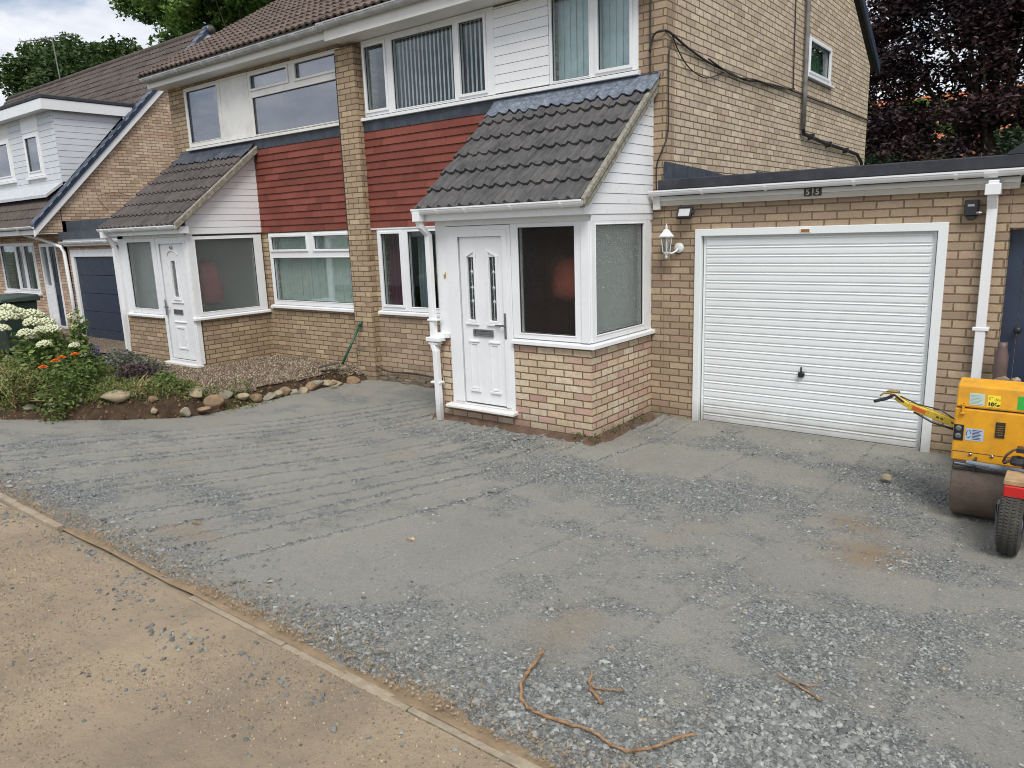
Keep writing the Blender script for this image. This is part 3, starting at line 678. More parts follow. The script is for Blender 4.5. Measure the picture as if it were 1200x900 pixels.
wire(H, [(XG+.02, 8.5, 4.0), (XG+.02, 9.3, 3.92), (XG+.02, 10.0, 3.97), (XG+.02, 10.9, 3.98), (XG+.02, 11.6, 4.05)], .010)
wire(H, [(XG, 7.6, 4.12), (XG, 7.75, 3.98), (XG, 8.05, 3.84), (XG, 8.5, 3.80), (XG, 9.0, 3.93)], .007)
wire(H, [(XG, 7.62, 4.05), (XG, 7.54, 3.95), (XG, 7.53, 3.6), (XG, 7.53, 3.15), (-3.70, 7.47, 2.95), (-3.76, 7.47, 2.8), (-3.76, 7.47, 2.55)], .008)
wire(H, [(XG, 11.55, 5.9), (XG, 11.57, 5.0), (XG, 11.6, 4.05)], .009)
m = MB(); m.tube([(HX1+.05, 12.05, 6.3), (HX1+.05, 12.05, 5.2), (HX1+.05, 12.06, 4.2), (HX1+.05, 12.05, 3.52)], .035, 10); m.build('vent_pipe', PIPEGREY, H, smooth=True)
m = MB(); m.tube([(HX1+.05, 12.05, 3.54), (HX1+.05, 12.10, 3.46), (HX1+.05, 13.2, 3.40), (HX1+.05, 14.6, 3.37), (HX1+.05, 15.4, 3.34), (HX1+.05, 15.75, 3.22), (HX1+.05, 15.9, 3.0)], .03, 10)
for y, z in ((12.5, 3.45), (13.5, 3.40), (14.6, 3.37)): m.wbox(HX1, HX1+.09, y-.03, y+.03, z-.045, z+.04)
m.build('waste_pipe', BLACKP, H, smooth=False)
wire(H, [(-8.76, 7.41, 4.7), (-8.755, 7.40, 3), (-8.74, 7.40, 1.5), (-8.735, 7.40, .5), (-8.76, 7.40, .35)], .009)
wire(H, [(-8.30, 7.36, .25), (-8.1, 7.46, .16), (-7.6, 7.46, .18), (-6.9, 7.46, .14), (-6.3, 7.46, .12)], .012)
# rough exposed footing concrete along front
m = MB(T0)
for k in range(16):
    a = -8.3+k*.15; m.box(a, a+.155, -.1, .07+.03*math.sin(k*1.7), .002, .06+.03*math.sin(k*2.3+1))
m.build('footing', simple('old_footing_concrete', (.14, .115, .085), .95, .3, 12, bump=.8, bscale=40), H, bevel=.02)
# =================================================================== HOUSE 53 (attached left half)
N = thing('brick_house', 'middle brick house behind the gravel bed, its white porch door marked 53', 'house', (-11.0, W, .2))
NX0, NX1 = -13.5, -8.53
a1 = (-12.94, -11.86, 3.80, 4.79); a2 = (-11.0, -8.735, 3.80, 4.79); a3 = (-10.87, -8.725, 1.08, 2.25)
MB(T0).slab((NX0, NX1, -.3, 4.86), [(-12.9, -11.9, 3.84, 4.76), (-10.96, -8.78, 3.82, 4.77), (-10.82, -8.77, 1.1, 2.22), (-11.9, -11.2, .2, 2.1)], -.22, 0).build('wall', BR_MAIN, N)
g = MB(SL(NX0)); g.slab((W+.22, 16.22, -.3, 5.0), [], -.22, 0); g.prism([(W, 5.0), (16.22, 5.0), (11.86, 7.6)], -.22, 0); g.build('gable_wall', BR_MAIN, N)
MB().wbox(NX0+.22, NX1, 16.0, 16.22, -.3, 5.0).build('rear_wall', BR_MAIN, N)
i = MB(); i.wbox(NX0+.24, NX1-.12, 10.6, 10.7, 0, 4.9); i.wbox(NX0+.24, NX1-.12, W+.23, 15.9, 2.42, 2.56); i.wbox(NX0+.24, NX1-.12, W+.23, 15.9, 4.87, 4.95); i.wbox(NX0+.24, NX1-.12, W+.23, 15.9, -.05, .04); i.wbox(NX1-.11, NX1-.01, W+.22, 16, -.2, 5)
i.build('room_lining', ROOMWALL, N)
w = window(N, T0, a1, [(-12.86, -11.91, 3.875, 4.725)], GLASS_UP, mat=UPVC_OLD, sill=(-13.0, -11.02, 3.742, 3.80, .07), d=.03)
m = MB(T0)
for k in range(30): m.box(-12.85, -11.95, 3.95+k*.026, 3.95+k*.026+.020, -.15, -.146)
m.build('pleated_blind', cloth('grey_pleated_blind', (.32, .35, .40)), w)
w = window(N, T0, a2, [(-10.92, -9.965, 4.52, 4.715), (-9.755, -8.79, 4.515, 4.73), (-10.92, -8.775, 3.82, 4.385)], GLASS_UP, mat=UPVC_OLD, sash=(0, 1), sill=(-11.02, -8.72, 3.742, 3.80, .07), d=.03)
curtain(T0, -10.93, -10.45, 3.82, 4.76, -.2, .03, .08, w, cloth('white_net', (.75, .78, .78)))
MB(T0).slab((-11.86, -11.0, 3.80, 4.79), [(-11.82, -11.03, 3.84, 4.76)], .0, .035).build('infill_panel', UPVC_OLD, N)
MB(T0).box(-11.82, -11.03, 3.84, 4.76, .0, .022).build('infill_panel', UPVC_OLD, N)
w = window(N, T0, a3, [(-10.79, -9.865, 1.985, 2.185), (-9.67, -8.77, 1.98, 2.185), (-10.795, -8.765, 1.155, 1.85)], GLASS, mat=UPVC, sash=(0, 1), sill=(-10.92, -8.72, 1.02, 1.08, .065), d=.02)
vblind(T0, -10.78, -8.76, 1.13, 2.2, -.11, .085, .094, .10, w, cloth('green_blind_slat', (.84, .88, .78)))
m = MB(T0); m.box(-11.05, -8.74, 3.60, 3.74, .002, .028); m.build('sill_flashing', DARKLEAD, N)
hung(N, -11.2, -8.72, 2.27, 3.6)
eaves(N, -13.6, -8.62, .30, 4.84, [-13.2, -12.4, -11.6, -10.8, -10.0, -9.3, -8.75], (-11.0, -9.2))
tile_roof(N, -13.62, -8.54, RFY0, RFZ0, RY, RZ, .30, .15, .026, RT_MAIN)
tile_roof(N, -13.62, -8.54, 2*RY-RFY0, RFZ0, RY, RZ, .30, .15, .026, RT_MAIN, seg=4)
# porch 53
QY = 6.15; QL, QR = -13.3, -11.05; TQ = FR(QY); TQS = SD(QR)
pb = MB(TQ); pb.slab((QL, QR, -.1, .94), [(-12.0, -11.0, .23, 2)], -.1, 0); pb.box(QL, QL+.1, -.1, .94, -1.35, -.1); pb.box(QR-.1, QR, -.1, .94, -1.35, -.1); pb.build('porch_wall', BR_MAIN, N)
m = MB(TQ); m.box(QL, QL+.2, .94, 2.40, -.1, 0); m.box(QL, QR, 2.24, 2.38, -.1, -.0); m.box(QL, QL+.08, .94, 2.4, -1.35, -.1); m.box(QL+.1, QR-.1, .0, .2, -1.34, -.1); m.box(QL+.1, QR-.1, 2.34, 2.38, -1.34, -.1); m.build('porch_panel', UPVC, N, bevel=.003)
w = window(N, TQ, (-13.1, -12.02, .995, 2.24), [(-12.975, -12.15, 1.08, 2.18)], OBSC2, d=.012, depth=.08, sill=(-13.2, -12.0, .94, .995, .06))
w2 = window(N, TQS, (QY+.002, 7.46, .995, 2.24), [(6.27, 7.31, 1.06, 2.19)], OBSC2, d=.012, depth=.08, sill=(QY-.05, 7.49, .94, .995, .06))
curtain(TQ, -12.97, -12.4, 1.0, 2.22, -.2, .02, .12, w, MATS['pale_aqua_net'], name='net_curtain')
m = MB(); m.wbox(QL+.1, QR-.12, 7.42, 7.47, .2, 2.3); m.wbox(QL+.11, QL+.13, 6.3, 7.41, .2, 2.3); m.build('porch_lining', simple('porch_plaster', (.58, .62, .57), .9, .05, 2), N)
D2 = front_door(N, TQ, (-12.0, -11.04, .235, 2.238), (-11.88, -11.17, .30, 2.12), [(-11.625, -11.47, 1.30, 1.87)], UPVC, None)
m = MB(TQ); m.box(-11.63, -11.46, 1.29, 1.9, -.03, -.02); m.build('pane', OBSC2, D2)
for z, t in ((1.20, 1.225), (.885, .905)): MB(TQ).box(-11.72, -11.36, z, t, -.0035, .014).build('moulding_bar', UPVC, D2, bevel=.003)
MB(TQ).slab((-11.68, -11.4, .45, .82), [(-11.65, -11.43, .48, .79)], -.0035, .010).build('panel_moulding', UPVC, D2, bevel=.003)
pl = [(-11.547-.165*math.cos(PI*k/12), 1.96+.09*math.sin(PI*k/12)) for k in range(13)]+[(-11.547+.14*math.cos(PI*k/12), 1.96+.065*math.sin(PI*k/12)) for k in range(13)]
MB(TQ).prism(pl, -.003, .012).build('arched_moulding', UPVC, D2, bevel=.002)
m = MB(TQ); m.box(-11.69, -11.42, 1.02, 1.10, -.003, .012); m.build('letter_box', STEEL, D2, bevel=.003)
m = MB(TQ); m.box(-11.90, -11.875, 1.0, 1.25, .024, .036); m.box(-11.9, -11.78, 1.12, 1.14, .036, .052); m.build('handle', STEEL, D2)
text_mesh('53', .10, 'house_number', BLACKP, D2, (-11.55, QY-.003, 2.06), ext=.003)
m = MB(TQ); m.box(-12.02, -11.0, .195, .235, -.02, .11); m.build('threshold', UPVC_OLD, D2, bevel=.006)
tile_roof(N, -13.38, -10.96, 5.93, 2.405, 7.49, 3.62, .306, .15, .034, RT_P53, 'porch_roof', thick=.036, seg=16, lock=True)
lead_apron(N, -13.3, -11.0, 7.30, 3.475, 7.46, 3.60, 3.74, DARKLEAD)
bz2 = lambda y: 2.405+(y-5.93)*(3.62-2.405)/1.56
m = MB(SD(0)); m.prism([(5.92, bz2(5.92)+.05), (7.47, bz2(7.47)+.05), (7.47, bz2(7.47)-.06), (5.92, bz2(5.92)-.06)], -10.965, -10.90); m.build('verge_mortar', CEMENT, N, bevel=.008)
c = MB(TQS); shiplap(c, QY, 7.497, 2.27, 3.5, .1, cut=lambda z: 5.93+(z-2.405+.10)/.779 if z > 2.55 else QY, d=.02); c.build('cladding', UPVC, N)
m = MB(TQS); m.prism([(QY, 2.27), (7.49, 2.27), (7.49, 3.54), (QY, 2.5)], -.06, -.012); m.build('porch_gable', FASCIA, N)
m = MB(SL(QL)); m.prism([(QY, 2.27), (7.49, 2.27), (7.49, 3.54), (QY, 2.5)], -.06, 0); m.build('porch_gable', UPVC, N)
m = MB(TQ); m.box(QL-.03, QR+.1, 2.29, 2.395, .001, .15); m.build('porch_fascia', UPVC, N)
gutter(N, -13.45, -10.93, TQ, 2.405, .205, .05, UPVC, brackets=[-13, -12.2, -11.4], joints=(-13.3,))
m = MB(); box_pipe(m, [(-13.32, 5.95, 2.35), (-13.32, 6.05, 2.2), (-13.32, 6.09, 2.1), (-13.32, 6.09, .22)]); m.wbox(-13.37, -13.27, 5.9, 6.0, 2.27, 2.37); m.build('downpipe', UPVC, N)
c2 = thing('coat', 'deep red coat blurred behind the large side window of the number 53 porch', 'coat', (-11.6, 7.0, .9))
m = MB(); m.lathe((-11.40, 6.62, 1.5), [(.03, .36), (.12, .30), (.20, .12), (.25, -.1), (.24, -.3), (.1, -.36)], 14); m.build('cloth', cloth('dull_red_coat', (.34, .10, .10)), c2, smooth=True)
# =================================================================== HOUSE 51 (left, chalet with dormer)
K = thing('chalet_house', 'far left chalet house with white boarded dormer, steep brown roof and navy garage door', 'house', (-26, 8, 0))
KX = -20.0; KY = 8.0
wk = (-24.35, -21.95, .95, 2.26); kd = (-21.62, -20.62, .05, 2.22)
MB(FR(KY)).slab((-34, KX, -.4, 2.75), [(-24.3, -22.0, .98, 2.22), (-21.6, -20.64, .05, 2.2)], -.25, 0).build('wall', BR_FAR, K)
m = MB(SD(KX)); m.prism([(7.42, 2.46), (7.98, 2.46), (7.98, 3.06), (7.42, 2.62)], -.2, -.003); m.prism([(7.9+.1, -.4), (17, -.4), (17, 3.0), (12.5, 7.75), (8.0, 3.1)], -.25, 0); m.build('gable_wall', BR_FAR, K)
m = MB(); m.wbox(-34, KX-.25, 16.8, 17, -.4, 3); m.wbox(-34, -33.8, 8.25, 16.8, -.4, 3); m.build('rear_wall', BR_FAR, K)
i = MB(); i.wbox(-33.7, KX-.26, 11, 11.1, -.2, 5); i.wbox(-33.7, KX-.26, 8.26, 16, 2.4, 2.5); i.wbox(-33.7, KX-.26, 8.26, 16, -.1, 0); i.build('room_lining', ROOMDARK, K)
w = window(K, FR(KY), wk, [(-24.25, -23.3, 1.02, 2.2), (-23.12, -22.75, 1.05, 2.17), (-22.6, -22.05, 1.05, 2.17)], GLASS, sash=(1, 2), sill=(-24.4, -21.9, .88, .95, .07), d=.02)
curtain(FR(KY), -24.2, -23.8, 1.0, 2.2, -.35, .04, .1, w, MATS['white_net'])
# front door 51: white glazed side panel and navy leaf
f = MB(FR(KY)); f.slab(kd, [(-21.54, -21.18, 1.15, 2.14), (-21.06, -20.68, .12, 2.14)], -.08, .02); f.box(-21.50, -21.22, .2, 1.05, .0205, .03); f.box(-21.46, -21.26, .28, .97, .0305, .04)
dk = f.build('front_door', UPVC, K, bevel=.006)
m = MB(FR(KY)); m.box(-21.06, -20.68, .12, 2.14, -.06, -.01); m.slab((-21.0, -20.74, .3, .95), [(-20.97, -20.77, .33, .92)], -.0095, .004); m.build('door_leaf', NAVY, dk)
m = MB(FR(KY)); m.box(-21.54, -21.18, 1.15, 2.14, -.05, -.04); m.build('pane', GLASS, dk)
m = MB(FR(KY)); m.box(-20.99, -20.93, 1.25, 2.0, -.0095, -.002); m.box(-20.82, -20.76, 1.25, 2.0, -.0095, -.002); m.build('door_light', simple('dark_door_glass', (.03, .035, .04), .1, .1), dk)
# roof: two slopes with 45 degree pitch, front carried down to low eave
ry0, rz0, ry1, rz1 = 7.33, 2.60, 12.5, 7.86
tile_roof(K, -34.3, KX+.02, ry0, rz0, ry1, rz1, .32, .2, .03, RT_FAR, seg=6)
tile_roof(K, -34.3, KX+.02, 2*ry1-ry0, rz0, ry1, rz1, .32, .2, .03, RT_FAR, seg=4)
def cap(parent, X0, X1, mat, off0, off1):
    mb = MB(SD(0))
    for s in (0, 1):
        yy = (lambda y: y) if s == 0 else (lambda y: 2*ry1-y)
        mb.prism([(yy(ry0-.02), rz0+off1), (yy(ry1), rz1+off1), (yy(ry1), rz1+off0), (yy(ry0-.02), rz0+off0)], X0, X1)
    return mb.build('verge_cap' if mat is NAVYD else 'barge_board', mat, parent, bevel=.01)
cap(K, KX-.12, KX+.12, NAVYD, -.03, .10)
cap(K, KX+.02, KX+.09, UPVC, -.22, -.035)
# overlapped steps of dry-verge units
m = MB(SD(0)); n = 22
for k in range(n):
    t0 = k/n; t1 = (k+.55)/n
    y0, y1 = ry0+(ry1-ry0)*t0, ry0+(ry1-ry0)*t1; z0, z1 = rz0+(rz1-rz0)*t0, rz0+(rz1-rz0)*t1
    m.prism([(y0, z0+.09), (y1, z1+.09), (y1, z1+.125), (y0, z0+.125)], KX-.13, KX+.13)
m.build('verge_cap', NAVYD, K)
m = MB(); m.tube([(-34.3, ry1, rz1-.0), (KX+.16, ry1, rz1-.0)], .10, 12); m.build('ridge_tile', RT_FAR, K, smooth=True)
m = MB(); m.tube([(KX-.12, ry1, rz1-.0), (KX+.15, ry1, rz1-.0)], .13, 12); m.build('ridge_tile', NAVYD, K, smooth=True)
gutter(K, -34.2, KX+.1, FR(7.40), rz0+.02, .10, .055, UPVC, brackets=[-24, -23.2, -22.4, -21.6, -20.8])
MB(FR(7.40)).box(-34.2, KX+.08, rz0-.16, rz0+.0, .0, .03).build('fascia', UPVC, K)
MB().wbox(-34.2, KX, 7.40, 7.99, rz0-.155, rz0-.14).build('soffit', FASCIA, K)
m = MB(); m.tube([(-20.95, 7.32, 2.58), (-20.93, 7.42, 2.46), (-20.6, 7.7, 2.32), (-20.02, 7.88, 2.13), (-19.93, 7.9, 2.0), (-19.88, 7.9, 1.0), (-19.88, 7.9, -.2)], .042, 10); m.build('downpipe', UPVC, K, smooth=True)
# dormer
DX = -20.32; DY = 8.27; DXL = -27.5
m = MB(FR(DY)); m.slab((DXL, DX, 3.62, 5.42), [(-22.20, -21.30, 3.98, 4.95), (-25.6, -23.25, 3.95, 4.95)], -.15, 0); m.build('dormer_wall', UPVC_OLD, K)
m = MB(SD(DX)); m.prism([(DY, 3.62), (DY+1.72, 5.42), (DY, 5.42)], -.15, 0); m.build('dormer_wall', UPVC_OLD, K)
def hl(mb, a0, a1, z0, z1, hole=None):
    z = z0
    while z < z1:
        t = min(z+.15, z1)
        segs = [(a0, a1)]
        if hole:
            for h in hole:
                if z < h[3]+.02 and t > h[2]-.02:
                    segs = [q for s0, s1 in segs for q in ((s0, min(s1, h[0])), (max(s0, h[1]), s1)) if q[1]-q[0] > .02]
        for s0, s1 in segs:
            mb.add([(s0, z+.007, .016), (s1, z+.007, .016), (s1, t, .010), (s0, t, .010), (s0, z+.007, .001), (s1, z+.007, .001), (s1, t, .001), (s0, t, .001)],
                   [(0, 1, 2, 3), (7, 6, 5, 4), (0, 4, 5, 1), (3, 2, 6, 7), (0, 3, 7, 4), (1, 5, 6, 2)])
        z = t
SHIP51 = simple('pale_grey_shiplap', (.60, .625, .66), .45, .04, 3)
m = MB(FR(DY)); hl(m, DXL, DX, 3.62, 5.42, [(-22.28, -21.22, 3.9, 5.42), (-25.7, -23.15, 3.9, 5.42)]); m.build('cladding', SHIP51, K)
m = MB(SD(DX)); shiplap(m, DY, DY+1.72, 3.62, 5.42, .15, cut=None, d=.022) if False else None
z = 3.7
while z < 5.4:
    t = min(z+.15, 5.42); e0 = DY+(z-3.62)*.955; e1 = DY+(t-3.62)*.955
    m.add([(DY, z+.007, .016), (e0, z+.007, .016), (e1, t, .010), (DY, t, .010), (DY, z+.007, .001), (e0, z+.007, .001), (e1, t, .001), (DY, t, .001)],
          [(0, 1, 2, 3), (7, 6, 5, 4), (0, 4, 5, 1), (3, 2, 6, 7), (0, 3, 7, 4), (1, 5, 6, 2)]); z = t
m.build('cladding', SHIP51, K)
MB(FR(DY)).box(-22.28, -21.22, 5.02, 5.42, .001, .02).build('infill_panel', UPVC, K)
window(K, FR(DY), (-22.25, -21.25, 3.93, 5.0), [(-22.12, -21.38, 4.06, 4.88)], GLASS_UP, sash=(0,), sill=(-22.33, -21.17, 3.86, 3.93, .08), d=.03)
window(K, FR(DY), (-25.65, -23.2, 3.93, 5.0), [(-25.5, -24.5, 4.06, 4.88), (-24.35, -23.33, 4.06, 4.88)], GLASS_UP, sash=(1,), sill=(-25.7, -23.1, 3.86, 3.93, .08), d=.03)
m = MB(); m.wbox(DXL-.2, DX+.15, DY-.28, DY-.24, 5.38, 5.62); m.wbox(DX+.11, DX+.15, DY-.24, DY+1.9, 5.38, 5.62); m.build('fascia', UPVC, K)
m = MB(); m.wbox(DXL-.2, DX+.17, DY-.30, DY+2.3, 5.62, 5.72); m.build('dormer_roof', FELT, K, bevel=.02)
MB().wbox(DXL-.15, DX+.1, DY-.24, DY-.0, 5.40, 5.42).build('soffit', FASCIA, K)
m = MB(); m.add([(DXL, DY-.02, 3.63), (DX, DY-.02, 3.63), (DX, DY-.42, 3.33), (DXL, DY-.42, 3.33), (DXL, DY-.02, 3.70), (DX, DY-.02, 3.70), (DX, DY-.42, 3.40), (DXL, DY-.42, 3.40)], [(0, 1, 2, 3), (7, 6, 5, 4), (0, 4, 5, 1), (2, 6, 7, 3), (0, 3, 7, 4), (1, 5, 6, 2)]); m.build('lead_flashing', simple('pale_flashing', (.5, .52, .55), .5, .15, 9), K)
m = MB(); m.tube([(DX+.13, DY+1.65, 5.35), (DX+.16, DY+1.7, 5.1), (DX+.14, DY+1.45, 4.95), (DX+.14, DY+1.3, 4.98)], .03, 8); m.build('waste_pipe', GREYGUT, K)
# flat roof garage of 51
GKY = 8.0
m = MB(FR(GKY)); m.slab((-19.98, -16.4, -.4, 2.3), [(-19.72, -17.4, -.4, 1.94)], -.12, 0); m.box(-16.52, -16.4, -.4, 2.3, -5, -.12); m.build('garage_wall', BR_FAR, K)
f = MB(FR(GKY)).slab((-19.82, -17.25, -.3, 2.05), [(-19.66, -17.42, -.31, 1.88)], -.08, .02).build('garage_door', UPVC, K, bevel=.005)
m = MB(FR(GKY))
for k in range(5): m.box(-19.66, -17.42, -.3+k*.436, -.3+k*.436+.428, -.07, -.03)
m.build('panelled_leaf', NAVY, f, bevel=.006)
m = MB(); m.wbox(-19.97, -16.3, GKY-.1, 13.5, 2.34, 2.42); m.wbox(-19.97, -16.3, GKY-.16, GKY-.1, 2.30, 2.48); m.wbox(-19.97, -16.3, GKY+.1, GKY+.6, 2.42, 2.46)
m.wbox(-19.96, -16.3, GKY+.05, GKY+.09, 2.40, 2.74)
m.build('garage_roof', simple('slate_grey_membrane', (.055, .07, .085), .6, .2, 4), K)
gutter(K, -19.9, -16.3, FR(GKY), 2.24, .16, .055, UPVC, brackets=[-19.3, -18.7, -18.1, -17.5, -16.9])
MB(FR(GKY)).box(-19.9, -16.3, 2.14, 2.3, .09, .11).build('garage_fascia', UPVC, K)
wire(K, [(-19.95, 9.1, 3.0), (-19.95, 8.9, 3.35), (-19.95, 9.6, 3.4), (-19.95, 10.3, 2.9)], .006)
# =================================================================== numpy noise
class VN:
    def __init__(s, seed): s.t = np.random.default_rng(seed).random((256, 256))
    def at(s, x, y):
        xi = np.floor(x).astype(int); yi = np.floor(y).astype(int); fx = x-xi; fy = y-yi
        fx = fx*fx*(3-2*fx); fy = fy*fy*(3-2*fy); g = lambda a, b: s.t[a % 256, b % 256]
        return (g(xi, yi)*(1-fx)+g(xi+1, yi)*fx)*(1-fy)+(g(xi, yi+1)*(1-fx)+g(xi+1, yi+1)*fx)*fy
    def fbm(s, x, y, o=4, k=.5):
        r = 0; a = 1; n = 0; f = 1
        for _ in range(o): r = r+a*s.at(x*f+17*_, y*f+31*_); n += a; a *= k; f *= 2.03
        return r/n
N1, N2, N3, N4 = VN(1), VN(2), VN(3), VN(4)
def sstep(x, a, b): t = np.clip((x-a)/(b-a), 0, 1); return t*t*(3-2*t)
KERBY = 1.985
def drive_base(x, y): return .13*sstep(5.6-y, 0, 3.6)+.03*sstep(-x, 6, 10)
# roller tracks: slightly fanned lines running street -> house
def track_coord(x, y):
    k = .02+.42*np.clip((-x-1)/5.5, -.1, 1.15); return x-k*(y-3.5)
def tracks(x, y):
    c = track_coord(x, y)+.05*N4.at(y*.6, x*.2)
    r = 0
    for i, x0 in enumerate((-8.3, -8.0, -7.75, -7.5, -7.15, -6.95, -6.7, -6.5, -6.35, -6.1, -5.9, -5.75, -5.4, -5.25, -5.1, -4.8, -4.55, -4.35, -3.95, -3.3, -2.75, -2.2, -1.62, -1.0, -.45, .1, .7)):
        if x0 > -3.5 and i % 2: continue
        st = np.clip(N3.at(y*1.1+i*7.3, x0*3)*2.0-.1, 0, 1)*(.9 if x0 < -3.5 else .3)
        r = r+np.exp(-((c-x0)/.024)**2)*st
    return r
def coarse(x, y):
    """0..1 how loose / stony the surface is"""
    D = 0
    for bx, by, rx, ry, s in [(-1.75, 2.55, .95, .28, 1.0), (-1.0, 2.75, .55, .35, .9), (-2.25, 3.25, .48, .34, 1.0), (-2.5, 5.25, 1.0, .42, .95), (-1.7, 5.7, .8, .35, .8),
                              (-2.4, 6.9, 1.6, .4, .75), (-.95, 6.6, .5, .7, .85), (-4.9, 5.75, 1.3, .33, .9), (-3.9, 5.2, .8, .35, .6), (-1.25, 3.9, .35, .35, .7), (-.5, 3.1, .55, .5, .7),
                              (-.2, 4.1, .6, .4, .5), (-3.2, 2.25, .7, .14, .6), (-4.4, 2.3, .5, .15, .6), (-6.4, 2.3, .9, .22, .6), (-7.2, 6.9, 1.2, .4, .5), (-8.9, 3.1, 1.2, .35, .65), (-5.2, 3.0, 1.0, .22, .5),
                              (-1.0, 2.2, 1.2, .25, 1.0), (-3.0, 4.2, .7, .3, .45), (-.6, 5.3, .5, .4, .55), (-.9, 3.3, .3, .6, .6)]:
        D = D+s*np.exp(-(((x-bx)/rx)**2+((y-by)/ry)**2))
    n = N1.fbm(x*1.4, y*2.2, 5, .6); n2 = N2.fbm(x*5, y*6, 3)
    D = .62*D*(.35+1.2*n)+(n-.46)*1.0+(n2-.5)*.9-.02-.22*np.exp(-((x+3.6)/1.6)**2-((y-2.9)/.5)**2)
    return np.clip(D, 0, 1)
def drive_h(x, y):
    c = coarse(x, y); t = tracks(x, y)
    h = drive_base(x, y)+.010*(N1.fbm(x*2.5+9, y*2.5, 4)-.5)+.006*c*N2.fbm(x*22, y*22, 2)+.034*t*(.3+N3.at(x*40, y*40))-.022*np.clip(tracks(x+.035, y), 0, 1)+.006*(N4.fbm(x*9, y*30, 3)-.5)-.004*np.exp(-((np.mod(track_coord(x, y), .43)-.2)/.03)**2)*0
    # heaps against the walls
    h = h+.05*sstep(y, 6.9, 7.45)*(x > -3.7)+.02*sstep(y, 5.85, 6.2)*sstep(y, 6.5, 6.25)*(x > -6.2)*(x < -3.5)
    return h
def grid_mesh(name, xs, ys, zf, mat, keep=None, kind='structure', mono=None, attrs=None):
    X, Y = np.meshgrid(xs, ys, indexing='ij'); Z = zf(X, Y); nx, ny = len(xs), len(ys)
    co = np.stack([X, Y, Z], -1).reshape(-1, 3)
    I = np.arange(nx*ny).reshape(nx, ny)
    q = np.stack([I[:-1, :-1], I[1:, :-1], I[1:, 1:], I[:-1, 1:]], -1).reshape(-1, 4)
    if keep is not None:
        K2 = keep(X, Y).reshape(-1); q = q[K2[q].any(1)]
    me = bpy.data.meshes.new(name); me.vertices.add(len(co)); me.vertices.foreach_set('co', co.astype('f').ravel())
    me.loops.add(q.size); me.loops.foreach_set('vertex_index', q.astype('i').ravel())
    me.polygons.add(len(q)); me.polygons.foreach_set('loop_start', np.arange(0, q.size, 4, dtype='i')); me.update(calc_edges=True)
    if attrs:
        for k, fn in attrs.items():
            at = me.attributes.new(k, 'FLOAT', 'POINT'); at.data.foreach_set('value', fn(X, Y).astype('f').ravel())
    me.materials.append(mat); me.shade_smooth()
    o = bpy.data.objects.new(name, me); COL.objects.link(o); o['kind'] = kind; return o
def attr(b, name):
    nd = b.nt.nodes.new('ShaderNodeAttribute'); nd.attribute_name = name; return nd.outputs['Fac']
# materials
def m_drive():
    m, nt = new_mat('compacted_slate_fines'); b = NB(nt); p = b.pos(); st = attr(b, 'stony')
    fine = b.mix(b.rng(b.noise(p, 1.1, 5, .6), .3, .7, 0, 1), px(146, 143, 132), px(166, 162, 149))
    fine = b.mix(b.rng(b.noise(p, 90, 5, .85), .42, .68, 0, .75), fine, px(112, 112, 107))
    fine = b.mix(b.rng(b.noise(p, 230, 3, .8), .38, .66, 0, .6), fine, px(108, 108, 104))
    fine = b.mix(b.rng(b.noise(p, 120, 3, .8), .55, .70, 0, .7), fine, px(188, 188, 182))
    v = nt.nodes.new('ShaderNodeTexVoronoi'); v.inputs['Scale'].default_value = 95; v.inputs['Randomness'].default_value = 1
    b.set(v.inputs['Vector'], b.scalev(p, (1, 1, .3))); vs = b.sep(v.outputs['Color'])
    cs = b.ramp(vs[0], [(0, px(92, 96, 98)), (.4, px(122, 126, 127)), (.75, px(146, 149, 149)), (1, px(176, 178, 177))])
    cs = b.mix(b.rng(v.outputs['Distance'], .3, .65, 0, .7), cs, px(84, 84, 82))
    v2 = nt.nodes.new('ShaderNodeTexVoronoi'); v2.inputs['Scale'].default_value = 34; b.set(v2.inputs['Vector'], p); s2 = b.sep(v2.outputs['Color'])
    fac = b.rng(b.math('ADD', st, b.math('MULTIPLY', b.math('SUBTRACT', b.noise(p, 22, 5, .75), .5), 1.6)), .08, .6, .10, .92)
    c = b.mix(fac, fine, cs)
    br = b.noise(p, .75, 4, .6)
    c = b.mix(attr(b, 'stain'), c, px(136, 112, 80))
    c = b.mix(b.rng(b.noise(b.scalev(p, (1.7, .6, 1)), 1.2, 5, .6), .58, .75, 0, .3), c, px(150, 134, 110))
    h = b.math('ADD', b.math('MULTIPLY', b.math('SUBTRACT', 1, v.outputs['Distance']), b.math('MULTIPLY', fac, .9)), b.math('MULTIPLY', b.noise(p, 110, 5, .8), .9))
    b.out(b.pbsdf(c, .93, b.bump(h, .9, .010), spec=.2)); return m
